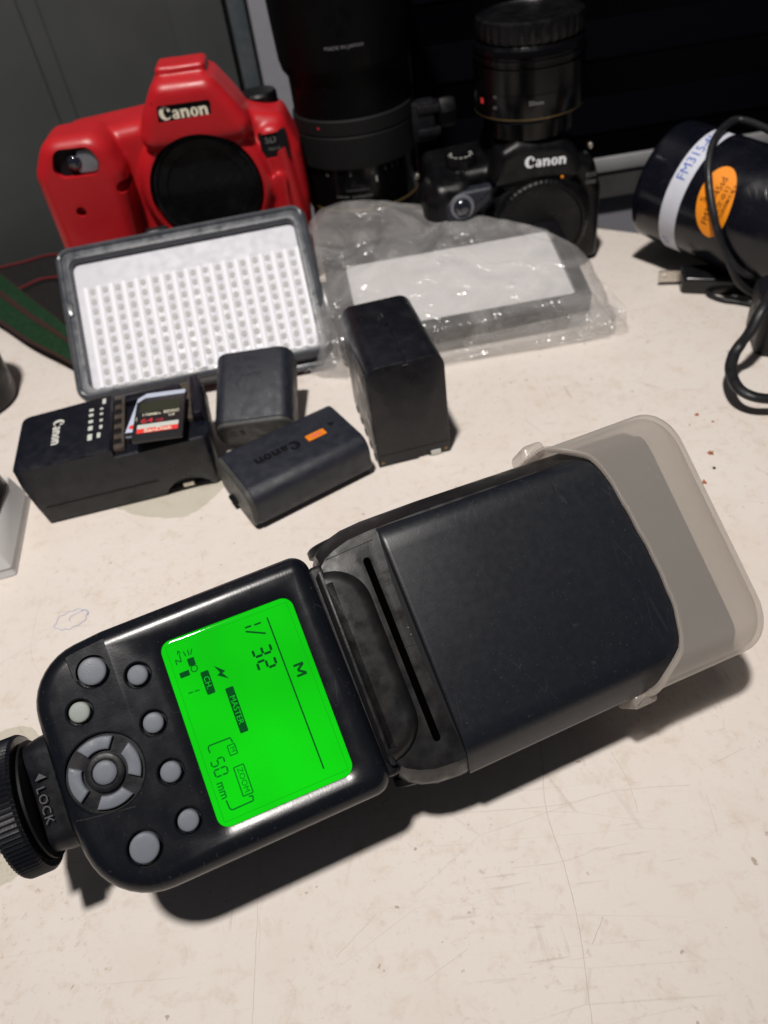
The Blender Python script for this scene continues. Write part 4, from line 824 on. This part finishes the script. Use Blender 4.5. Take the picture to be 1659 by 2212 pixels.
bm = NB(); prism(bm, rr(-160, -130, 99, 119, 3, 4), [(0, 8), (0, 18.6)], RF); sw = mk('sensor_window', bm, 'deep', rc, None)
bm = NB(); prism(bm, rpoly([(-146, 102, 2), (-143, 115, 2), (-134, 115.5, 4), (-131.5, 108, 4), (-134, 101.5, 3)][::-1], 4), rounded(0, 18.4, 1.0, 20.4, 3), RF); mk('silver_plate', bm, 'silver', sw, 40)
bm = NB(); lathe(bm, [(4.6, 18), (4.4, 20.3), (3.4, 21.6), (1.6, 22.3), (0.3, 22.4)], RF.sub(-146, 108.5, 0), 32); mk('lamp_lens', bm, 'eye_glass', sw, 60)
bm = NB(); prism(bm, rr(-39, -22, 88, 104, 1, 2), [(0, 1), (0, 4.8)], RF); bdg = mk('model_badge', bm, 'deep', rc, None)
bm = NB(); text(bm, '5D', 5.6, lambda x, y, z: RF(-32.0 + x, 99.2 + y, 4.9 + z), 0.05, 0.0); text(bm, 'Mark III', 2.4, lambda x, y, z: RF(-30.5 + x, 94.0 + y, 4.9 + z), 0.05); mk('lettering', bm, 'grey_dim2', bdg, None) if 'grey_dim2' in M else mk('lettering', bm, 'grey_print', bdg, None)
bm = NB(); lathe(bm, [(11.5, 0), (11.5, 7), (10.5, 8.5), (1, 8.8)], yawfr((-0.036, 0.538, 0.109), 0, 0.001), 40); mk('mode_dial', bm, 'cam_black', rc, 30)

# ------------------------------------------------------------------ black camera and the short lens on it
bc = root('black_camera', 'black camera body with a white wordmark standing behind the bagged light', 'camera', (0.115, 0.50, 0))
KF = Fr((0, 0.475, 0), (1, 0.0, 0), (0, 0, 1), (0, -1, 0), 0.001)
bm = NB()
prism(bm, rpoly([(62, 1, 5), (60, 70, 7), (96, 72, 6), (150, 72, 7), (163, 66, 7), (168.5, 48, 8), (169, 1, 5)][::-1], 6), rounded(5, -52, 6, 0, 4), KF)
prism(bm, rpoly([(53, 2, 8), (54, 60, 8), (62, 70, 8), (82, 70, 8), (88, 55, 8), (86, 2, 8)][::-1], 6), rounded(3, -18, 10, 14, 5), KF)
prism(bm, rpoly([(93, 60, 6), (101, 82, 5), (112, 87, 5), (140, 84.5, 5), (148, 78, 6), (154, 60, 6)][::-1], 6), rounded(4, -44, 6, 10, 4), KF)
lathe(bm, [(33, -4), (33, 5), (31, 8), (30, 8.6)], KF.sub(126, 34, 0), 64)
fuse('body', bm, 'cam_black', bc, 0.0012, 3)
bm = NB(); lathe(bm, [(29.5, 5), (29.5, 12), (28.5, 13.4), (26, 13.8), (25.4, 12.6), (2, 12.6)], KF.sub(126, 34, 0), 120, amp=lambda j, i: -0.5 * (i % 2) if 1 <= j <= 2 else 0); mk('body_cap', bm, 'cam_black', bc, 30)
bm = NB(); logo(bm, KF.sub(128.9, 74.2, 10.0, math.radians(-2)), 6.3, 0.45); mk('wordmark', bm, 'logo_white', bc, None, label='white wordmark on the prism') if False else None
M['logo_white'] = mat('bright_white_logo', (0.85, 0.87, 0.9), 0.4, 0.4)
bm = NB(); logo(bm, KF.sub(128.9, 74.2, 10.0, math.radians(-2)), 6.3, 0.45); mk('wordmark', bm, 'logo_white', bc, None, label='white wordmark on the prism')
bm = NB(); prism(bm, rpoly([(67, 44, 4), (66, 58, 5), (76, 65, 5), (96, 66, 2), (95, 58, 3), (84, 50, 4), (78, 44, 4)][::-1], 5), rounded(0, 8, 2.5, 15.5, 4), KF); tr_ = mk('grip_trim', bm, 'silver_dark', bc, 40) if 'silver_dark' in M else mk('grip_trim', bm, 'batt', bc, 40)
bm = NB(); lathe(bm, [(7.6, 14), (7.6, 15.6), (7.0, 16.6), (5.4, 16.2)], KF.sub(76.4, 56.5, 0), 40, cap=False); mk('lamp_ring', bm, 'silver', bc, 40)
bm = NB(); lathe(bm, [(5.4, 13), (5.3, 15.6), (4.2, 17.6), (2.0, 18.8), (0.3, 19.1)], KF.sub(76.4, 56.5, 0), 32); mk('lamp_lens', bm, 'eye_glass', bc, 60)
bm = NB(); lathe(bm, [(9.5, 0), (9.5, 6), (8.9, 7.2), (1, 7.2)], yawfr((0.0815, 0.488, 0.0700), 0, 0.001), 48, amp=lambda j, i: -0.4 * (i % 2) if 0 <= j <= 1 else 0); dl = mk('mode_dial', bm, 'cam_black', bc, 30)
bm = NB(); DF = yawfr((0.0815, 0.488, 0.0773), 0, 0.001)
for a in range(150, 400, 28): text(bm, random.choice(['M', 'A', 'P', 'Av']), 2.6, (lambda x, y, z, a=a: DF.sub(6.6 * math.cos(math.radians(a)), 6.6 * math.sin(math.radians(a)), 0, math.radians(a + 90))(x, y, z)), 0.03, 0.05)
mk('lettering', bm, 'white_print', dl, None)
bm = NB(); text(bm, 'EOS', 3.6, lambda x, y, z: KF(160.2 + x, 57.5 + y, 0.3 + z), 0.04); text(bm, '550D', 3.2, lambda x, y, z: KF(160.4 + x, 53.0 + y, 0.3 + z), 0.04); mk('lettering', bm, 'grey_print', bc, None)
bm = NB(); lathe(bm, [(0.9, 10), (0.9, 10.5), (0.4, 10.6)], KF.sub(139, 63, 0), 12); mk('lamp_dot', bm, 'orange', bc, None)
for x, z in ((54.5, 66), (165, 68)):
    bm = NB(); lathe(bm, [(1.8, -2), (1.8, 1.4), (1.2, 1.8)], KF.sub(x, z, -20), 16); mk('strap_lug', bm, 'metal', bc, None)
bm = NB(); box(bm, yawfr((0, 0, 0), 0, 0.001), 110, 140, 478, 505, 84.0, 85.8, 0.4); mk('hot_shoe', bm, 'cam_black', bc, None)

sl = root('short_lens', 'short black prime lens with a cap standing on top of the black camera', 'lens', (0.1245, 0.492, 0.0858))
SLF = yawfr((0.1245, 0.492, 0), 0, 0.001)
bm = NB(); lathe(bm, [(22, 85.9), (26.5, 86.4), (26.8, 95.5), (29.5, 97.0), (31.6, 98.6), (31.9, 100), (32.0, 112)], SLF, 96); barrel = mk('barrel', bm, 'lens_black', sl, 35)
bm = NB(); lathe(bm, [(31.4, 112), (32.0, 112.3), (32.0, 124.8), (31.0, 125.4), (31.0, 126.4), (32.4, 127.0), (32.4, 129.0), (31.4, 129.6), (31.4, 130.6), (32.2, 131.2), (31.6, 134), (29.0, 136.2)], SLF, 96); mk('focus_ring', bm, 'lens_black', sl, 30)
bm = NB(); lathe(bm, [(31.85, 99.2), (32.05, 99.3), (32.05, 99.9)], SLF, 96, cap=False); mk('trim_ring', bm, 'gold_dim', barrel, None) if 'gold_dim' in M else mk('trim_ring', bm, 'gold', barrel, None)
bm = NB(); lathe(bm, [(27.5, 136.0), (29.6, 136.6), (30.6, 138.2), (30.8, 144.5), (30.0, 146.3), (28.0, 147.2), (27.4, 146.2), (8, 146.2)], SLF, 144, amp=lambda j, i: -0.9 * (i % 4 < 2) if 2 <= j <= 3 else 0); mk('rear_cap', bm, 'cam_black', sl, 30, label='ribbed black cap')
def cyltext(bm, s, size, cx_, cy_, r, zc, ang, bold=0.0, sx=1.0, k=0.001):
    def fn(x, y, z):
        a = math.radians(ang) + x / r; return V((cx_ + (r + 0.05 + z) * math.sin(a) * k, cy_ - (r + 0.05 + z) * math.cos(a) * k, (zc + y) * k))
    text(bm, s, size, fn, 0.04, bold, 1.0, sx)
bm = NB(); cyltext(bm, '50mm', 3.4, 0.1245, 0.492, 32.0, 108.0, -6, 0.05); mk('lettering', bm, 'grey_print', barrel, None)
bm = NB(); cyltext(bm, 'M', 2.6, 0.1245, 0.492, 32.0, 111.0, -50); cyltext(bm, 'AF', 2.6, 0.1245, 0.492, 32.0, 105.5, -50); mk('lettering', bm, 'grey_print', barrel, None)
bm = NB(); cyltext(bm, '■', 3.4, 0.1245, 0.492, 32.0, 107.5, -70, 0.2); mk('index_mark', bm, 'card_red', barrel, None)

# ------------------------------------------------------------------ telephoto lens
tl = root('telephoto_lens', 'large black telephoto lens standing upright between the two cameras', 'lens', (0.022, 0.548, 0))
TLF = yawfr((0.022, 0.548, 0), 0, 0.001)
bm = NB(); lathe(bm, [(33, 0), (36, 1), (37, 3), (37, 39.5), (38.2, 40.5), (38.2, 43)], TLF, 96); b1 = mk('mount_barrel', bm, 'tele', tl, 35)
bm = NB(); lathe(bm, [(38.3, 43.0), (38.9, 43.3), (38.9, 44.3), (38.3, 44.6)], TLF, 96, cap=False); mk('trim_ring', bm, 'gold', tl, 30)
bm = NB(); lathe(bm, [(38.2, 43.5), (38.2, 60), (37.8, 62), (37.8, 71)], TLF, 96); b2 = mk('scale_barrel', bm, 'lens_black', tl, 35)
bm = NB(); lathe(bm, [(38.5, 70.6), (39.6, 71.2), (39.6, 89.8), (39.0, 90.4), (39.2, 91.2), (39.6, 91.6), (39.4, 99.6), (38.4, 100.4)], TLF, 96); cl = mk('tripod_collar', bm, 'rubber', tl, 30)
bm = NB(); box(bm, TLF, 36, 52, -16, -4, 73, 97, 1.5); box(bm, TLF, 40, 55, -17, -3, 76, 81, 0.8); box(bm, TLF, 40, 55, -17, -3, 90, 95, 0.8); mk('collar_clamp', bm, 'dusty', cl, 30)
bm = NB(); lathe(bm, [(7, 0), (9, 1.5), (9.4, 8), (8.4, 11), (2, 11.6)], Fr(TLF(54, -10, 88), (0, 1, 0), (0, 0, 1), (1, 0, 0), 0.001), 24, amp=lambda j, i: -0.8 * (i % 4 < 2) if 1 <= j <= 3 else 0); mk('clamp_knob', bm, 'cam_black', cl, 30)
bm = NB(); lathe(bm, [(38.0, 100.2), (38.0, 121), (41.0, 125.5), (42.2, 131), (43.0, 150), (44.5, 205), (44.5, 214), (40, 216), (38, 214)], TLF, 96); b3 = mk('front_barrel', bm, 'tele', tl, 35)
bm = NB(); lathe(bm, [(42.7, 172), (43.9, 172.6), (44.5, 199), (43.6, 200)], TLF, 96, cap=False); mk('grip_ring', bm, 'rubber', b3, 30)
bm = NB(); cyltext(bm, 'MADE IN JAPAN', 2.6, 0.022, 0.548, 42.6, 140.5, -3, 0.0, 1.25); mk('lettering', bm, 'grey_print', b3, None)
bm = NB()
for a, s in ((-52, '·'), (-38, '8'), (-13, '7'), (9, '5'), (22, '4'), (30, '3'), (37, '2')): cyltext(bm, s, 4.2, 0.022, 0.548, 37.9, 67.6 , a, 0.04)
cyltext(bm, 'ULTRASONIC', 1.9, 0.022, 0.548, 38.2, 53.0, -4, 0.02, 1.2); cyltext(bm, 'STABILIZER', 1.5, 0.022, 0.548, 38.2, 53.3, -24, 0.0, 1.2); cyltext(bm, '—————', 3.0, 0.022, 0.548, 38.2, 57.5, -8, 0.0, 1.0)
mk('lettering', bm, 'grey_print', b2, None)
bm = NB(); cyltext(bm, 'I', 5.0, 0.022, 0.548, 38.1, 62.5, 12, 0.12); mk('index_mark', bm, 'white_print', b2, None)
bm = NB(); cyltext(bm, '■', 1.8, 0.022, 0.548, 39.6, 96.0, -38); mk('index_mark', bm, 'card_dkred', cl, None)

hc = root('hanging_cord', 'thin brown cord hanging behind the right side of the telephoto lens', 'cord', (0.066, 0.6, 0.1))
bm = NB(); tube(bm, [(0.0640, 0.59, 0.22), (0.0648, 0.59, 0.1435), (0.0665, 0.59, 0.0968), (0.0660, 0.59, 0.04), (0.0665, 0.589, 0.0012)], 0.0010, 8); mk('cord_run', bm, 'brown_cord', hc, 60)
# ------------------------------------------------------------------ strobe head with its plug and cords
ca = norm((0.5322, -0.8419, -0.0889)); cs = norm((-0.8453, -0.5344, 0)); cu_ = cs.cross(ca).normalized()
cc0 = V((0.2182, 0.463, 0.0449)); CR_ = 0.0351
SB = Fr(cc0, cs, cu_, ca, 0.001)          # x side, y up, z along the axis
sr = root('strobe_head', 'black cylindrical strobe lamp with an orange oval sticker and white label band', 'strobe lamp', mw=Matrix.Translation(cc0))
bm = NB(); lathe(bm, [(30, -10.8), (33.2, -13.6), (34.4, -14.2), (35.0, -13.0), (35.1, -10), (35.1, 70), (34.6, 72), (34.6, 120), (30, 124)], SB, 128, cap=True); bd_ = mk('housing', bm, 'strobe', sr, 35)
bm = NB(); lathe(bm, [(29.5, -15.2), (32.8, -14.6), (34.0, -12.5), (34.2, -9)], SB, 96); mk('front_lens', bm, 'diffuser', sr, 40)
def cy(aa, th, off=0.1):    # axis mm, angle in degrees from the top, towards the viewer
    a = math.radians(th); r_ = 35.1 + off; return SB(r_ * math.sin(a), r_ * math.cos(a), aa)
def wrap(name, poly, m, parent, off=0.12, label=None):      # poly in (axis mm, degrees)
    bm = NB(); c = (sum(p[0] for p in poly) / len(poly), sum(p[1] for p in poly) / len(poly)); n = len(poly)
    rings = [[cy(c[0] + (p[0] - c[0]) * s_, c[1] + (p[1] - c[1]) * s_, off) for p in poly] for s_ in (1, 0.8, 0.6, 0.4, 0.2, 0.05)]
    loft(bm, [[cy(p[0], p[1], off - 0.1) for p in poly]] + rings, False, True); return mk(name, bm, m, parent, 30, label)
bm = NB(); rings = []
for o_, a_ in ((0.02, 6.9), (0.18, 6.9), (0.18, 18.2), (0.02, 18.2)): rings.append([cy(a_ + 0.5 * math.sin(t * 0.11) * 0.4, -10 + t * 2.6, o_) for t in range(60)])
loft(bm, rings, False, False, False); bnd = mk('label_band', bm, 'white_tape', sr, 60, label='white label band')
st_ = wrap('oval_sticker', [(37.4 + 10.6 * math.cos(t) + 3.0 * math.sin(t), 65.5 + 31.5 * math.sin(t)) for t in [2 * PI * i / 48 for i in range(48)]], 'orange', sr, 0.16, 'orange oval sticker')
def ctext(bm, s, size, a_, th, off, bold=0.0, sx=1.0):
    text(bm, s, size, lambda x, y, z: cy(a_ - y, th - math.degrees(x / 35.1), off + z), 0.03, bold, 1.0, sx)
bm = NB(); ctext(bm, 'FM315-45sd', 8.2, 12.0, 26.5, 0.24, 0.0, 0.98); ctext(bm, 'XT', 6.0, 11.5, 123, 0.24, 0.0, 1.0); mk('lettering', bm, 'blue_ink', bnd, None)
bm = NB(); ctext(bm, 'FM315-45sd', 5.6, 36.4, 65.5, 0.22, 0.0, 0.95); ctext(bm, '影室定卓灯', 3.4, 41.2, 66, 0.22, 0.0, 1.2); ctext(bm, '一次調調鵬生電子', 2.4, 44.6, 64, 0.22, 0.0, 1.1); ctext(bm, 'S', 5.0, 30.6, 67, 0.22, 0.0, 1.3); mk('lettering', bm, 'orange_ink', st_, None)
# the plug below the strobe head
pg = root('power_plug', 'black two pin power plug lying under the strobe head', 'plug', (0.215, 0.43, 0))
bm = NB(); prism(bm, rpoly([(0.206, 0.4330, 0.001), (0.2015, 0.4150, 0.003), (0.238, 0.3995, 0.003), (0.245, 0.4200, 0.003)][::-1], 4), rounded(0.0015, 0.0, 0.002, 0.0105, 3), yawfr((0, 0, 0))); body_ = mk('plug_body', bm, 'gloss_black', pg, 30)
PFd = norm((-0.0131, 0.0035, 0)); PFn = V((-PFd.y, PFd.x, 0))
for off_ in (0.0,):
    q = Fr(V((0.2052, 0.4262, 0.0040)) + V((-0.0028, -0.0095, 0)) * (0 if off_ == 0 else -0.0), PFd, (0, 0, 1), PFn, 1.0)
    if off_: q = Fr(V((0.2090, 0.4355, 0.0035)), PFd, (0, 0, 1), PFn, 1.0)
    bm = NB(); prism(bm, rr(0.0, 0.0135, -0.0010, 0.0058, 0.0012, 4), [(0, 0), (0, 0.0013)], q); pr_ = mk('prong', bm, 'metal', pg, 30)
    b = NB(); lathe(b, [(0.0014, -0.01), (0.0014, 0.01)], q.sub(0.0098, 0.0031, 0), 16); bool_cut(pr_, [mk('cut', b, None, None, None)])
# thin cord looped around the strobe head
cd = root('looped_cord', 'thin black cord looped around the strobe head and hanging to the table', 'cord', (0.215, 0.42, 0.03))
bm = NB(); tube(bm, [(0.2650, 0.4050, 0.072), (0.2530, 0.4180, 0.0790), (0.2480, 0.4400, 0.0815), (0.2401, 0.4560, 0.0828), (0.2298, 0.4515, 0.0825), (0.2186, 0.4401, 0.0793), (0.2118, 0.4279, 0.0719), (0.2094, 0.4169, 0.0621), (0.2099, 0.4077, 0.0512), (0.2126, 0.4009, 0.0388), (0.2181, 0.3950, 0.0264), (0.2244, 0.3900, 0.0150), (0.2360, 0.3880, 0.0080), (0.2550, 0.3950, 0.0060)], 0.0021, 12); mk('cord_run', bm, 'cable', cd, 60)
bm = NB(); tube(bm, [(0.2120, 0.4060, 0.0450), (0.2150, 0.3990, 0.0340), (0.2230, 0.3925, 0.0230), (0.2330, 0.3900, 0.0190), (0.2460, 0.3960, 0.0200), (0.262, 0.404, 0.028)], 0.0021, 12); mk('cord_run', bm, 'cable', cd, 60)
bm = NB(); tube(bm, [(0.2350, 0.4250, 0.0020), (0.2200, 0.4130, 0.0020), (0.2150, 0.4070, 0.0020), (0.2195, 0.3980, 0.0020), (0.2270, 0.3925, 0.0020), (0.2330, 0.3870, 0.0022), (0.2400, 0.3780, 0.0025), (0.262, 0.368, 0.003)], 0.0012, 10); mk('cord_run', bm, 'cable', cd, 60)
# adapter with thick flat cable at the right edge
ad = root('power_adapter', 'dark grey power adapter cut off by the right edge behind a thick cable', 'adapter', (0.235, 0.355, 0))
bm = NB(); prism(bm, rpoly([(0.2120, 0.3400, 0.006), (0.2260, 0.3315, 0.006), (0.270, 0.345, 0.006), (0.262, 0.385, 0.006), (0.222, 0.372, 0.006)], 5), rounded(0.002, 0, 0.005, 0.0300, 4), yawfr((0, 0, 0))); mk('housing', bm, 'dusty', ad, 30)
tc_ = root('thick_cable', 'thick flat black cable bending in a loop on the right side of the table', 'cable', (0.19, 0.31, 0))
bm = NB(); tube(bm, [(0.2500, 0.3700, 0.0385), (0.2222, 0.3486, 0.0365), (0.2092, 0.3345, 0.0360), (0.2029, 0.3289, 0.0330), (0.1982, 0.3257, 0.0260), (0.1942, 0.3253, 0.0190), (0.1898, 0.3216, 0.0155), (0.1850, 0.3128, 0.0130), (0.1826, 0.3000, 0.0125), (0.1862, 0.2925, 0.0115), (0.1950, 0.2893, 0.0100), (0.2150, 0.2870, 0.0075), (0.26, 0.2860, 0.0050)], 0.0030, 14, 0.75); cb = mk('cable', bm, 'cable', tc_, 60)

# ------------------------------------------------------------------ things cut off at the left edge
wb = root('small_case', 'small case with a black lid and white sides at the left edge of the picture', 'case', (-0.2, 0.29, 0))
WB = yawfr((-0.1752, 0.2618, 0), 9)
bm = NB(); prism(bm, rpoly([(0, 0, 0.0015), (0.003, 0.058, 0.004), (-0.06, 0.060, 0.004), (-0.06, 0, 0.004)], 4), [(0.0005, 0), (0, 0.0005), (0.0008, 0.0045), (0.0008, 0.0050), (0.0003, 0.0054), (0.0035, 0.0175), (0.0042, 0.0182)], WB); mk('base', bm, 'box_white', wb, 30)
bm = NB(); prism(bm, rpoly([(-0.0050, 0.0050, 0.006), (-0.0005, 0.055, 0.010), (-0.06, 0.058, 0.004), (-0.06, 0.0030, 0.004)], 5), [(0, 0.0180), (-0.0008, 0.0200), (0, 0.0255), (0.003, 0.0275)], WB); mk('lid', bm, 'gloss_black', wb, 30)
lb = root('lens_cap_case', 'rounded black lens case at the left edge below the green strap', 'case', (-0.228, 0.420, 0))
bm = NB(); lathe(bm, [(20, 0), (25.5, 1.5), (26.5, 6), (26.8, 50), (26, 60), (21, 68), (11, 72), (1, 73)], yawfr((-0.2390, 0.4190, 0), 0, 0.001), 64); mk('body', bm, 'cam_black', lb, 35)
def ribbon(bm, up, lo, t0, t1, dz=0.0, th=0.0012):
    U = smoothpath(up, 6); Lw = smoothpath(lo, 6); A = [a.lerp(b, t0) + V((0, 0, dz)) for a, b in zip(U, Lw)]; B = [a.lerp(b, t1) + V((0, 0, dz)) for a, b in zip(U, Lw)]
    D = V((0, 0, -th)); loft(bm, [[a, b, b + D, a + D] for a, b in zip(A, B)])
gs = root('green_strap', 'green webbing strap with brown stripes running behind the light panel', 'strap', (-0.22, 0.5, 0))
gu = [(-0.2911, 0.6166, 0.013), (-0.2592, 0.5794, 0.013), (-0.2271, 0.533, 0.013), (-0.1966, 0.4898, 0.013), (-0.172, 0.455, 0.008)]
gl_ = [(-0.2707, 0.5377, 0.009), (-0.242, 0.5051, 0.009), (-0.2149, 0.472, 0.009), (-0.1856, 0.4415, 0.009), (-0.1620, 0.4160, 0.007)]
for nm, t0, t1, m_, dz in (('green_band', 0.02, 0.36, 'green', 0), ('brown_stripe', 0.36, 0.50, 'brown', 0.0006), ('green_band', 0.50, 0.93, 'green', 0.0001), ('brown_stripe', 0.93, 1.0, 'brown', 0.0003), ('brown_stripe', 0.0, 0.02, 'brown', 0.0003)):
    bm = NB(); ribbon(bm, gu, gl_, t0, t1, dz); mk(nm, bm, m_, gs, 40)
bs = root('camera_strap', 'black camera strap with thin red edges at the left behind the green strap', 'strap', (-0.24, 0.58, 0))
bu = [(-0.2906, 0.5980, 0.006), (-0.2701, 0.6040, 0.006), (-0.2492, 0.6080, 0.006), (-0.228, 0.6085, 0.008), (-0.198, 0.600, 0.008)]
bl = [(-0.2677, 0.5234, 0.004), (-0.2496, 0.531, 0.004), (-0.2280, 0.5250, 0.004), (-0.1999, 0.5016, 0.004), (-0.172, 0.490, 0.004)]
bm = NB(); ribbon(bm, bu, bl, 0, 1); mk('webbing', bm, 'strap_black', bs, 40)
for P_ in (bu, [(-0.262, 0.548, 0.006), (-0.243, 0.556, 0.007), (-0.226, 0.566, 0.008), (-0.206, 0.562, 0.009), (-0.18, 0.566, 0.009)]):
    bm = NB(); tube(bm, [(x, y, z + 0.0008) for x, y, z in P_], 0.0009, 8); mk('piping', bm, 'strap_red', bs, 60)

# ------------------------------------------------------------------ small marks on the table
def flat(name, label, cat, poly, z, m_, group=None):
    bm = NB(); prism(bm, poly, [(0, z), (0, z + 0.0003)], yawfr((0, 0, 0))); o = mk(name, bm, m_, None, None); tag(o, label, cat, group=group); return o
def wob(pts, amp, seed_):
    P_ = smoothpath([(*p, 0) for p in pts + pts[:1]], 8)[:-1]; return [(p.x + amp * noise.noise(V((p.x * 300, p.y * 300, seed_))), p.y + amp * noise.noise(V((p.x * 300, p.y * 300, seed_ + 5)))) for p in P_]
flat('clear_tape', 'yellowed clear tape patch stuck under the foot of the flash', 'tape', wob([(-0.175, 0.168), (-0.160, 0.176), (-0.147, 0.174), (-0.131, 0.150), (-0.1335, 0.1234), (-0.139, 0.1196), (-0.1456, 0.1146), (-0.165, 0.110), (-0.178, 0.125)], 0.0012, 1), 0.0003, 'tape')
flat('clear_tape', 'clear tape patch showing in front of the battery charger', 'tape', wob([(-0.133, 0.2985), (-0.118, 0.2890), (-0.0990, 0.2835), (-0.0880, 0.2890), (-0.0800, 0.2990), (-0.0770, 0.3060), (-0.10, 0.312)], 0.001, 2), 0.0003, 'tape')
bm = NB()
P_ = []
for k in range(46):
    a = k * 0.155; P_.append((-0.1430 + (0.0070 + 0.0006 * math.sin(k * .9)) * math.cos(a), 0.2285 + (0.0052 + 0.0005 * math.sin(k * 1.7)) * math.sin(a) + 0.16 * (0.0070 * math.cos(a)), 0.0002))
for k in range(40):
    a = 2.2 + k * 0.15; P_.append((-0.1415 + 0.0025 * math.cos(a), 0.2290 + 0.0022 * math.sin(a), 0.0002)) if k < 14 else None
tube(bm, P_, 0.00016, 5, 0.6, 2); tag(mk('pen_scribble', bm, 'pen', None, None), 'faint blue pen scribble on the table left of the flash', 'pen mark')
CL = ['brown crumb nearest the thick cable at the right', 'tiny brown speck right of the crumb near the cable', 'star shaped orange crumb right of the diffuser cap', 'round dark crumb right of the diffuser cap', 'orange triangular crumb touching the diffuser cap side', 'tiny brown speck just left of the crumbs by the cable']
for k, (x, y) in enumerate([(0.1637, 0.2981), (0.1688, 0.2910), (0.1580, 0.2683), (0.1554, 0.2580), (0.1471, 0.2499), (0.1573, 0.2914)]):
    bm = NB(); r_ = [0.0011, 0.0007, 0.0016, 0.0009, 0.0015, 0.0005][k]
    if k == 2: o_ = [((r_ if i % 2 == 0 else r_ * 0.35) * math.cos(i * PI / 5 + .3), (r_ if i % 2 == 0 else r_ * 0.35) * math.sin(i * PI / 5 + .3)) for i in range(10)]
    elif k == 4: o_ = [(r_ * math.cos(a), r_ * math.sin(a)) for a in (1.3, 3.6, 5.4)]
    else: o_ = [(r_ * (0.7 + 0.3 * random.random()) * math.cos(i * PI / 4), r_ * (0.6 + 0.3 * random.random()) * math.sin(i * PI / 4)) for i in range(8)]
    prism(bm, o_, [(0, 0), (0, r_ * 0.5), (r_ * 0.2, r_ * 0.8)], yawfr((x, y, 0))); tag(mk('crumb', bm, 'crumb' if k != 3 else 'deep', None, None), CL[k], 'crumb')
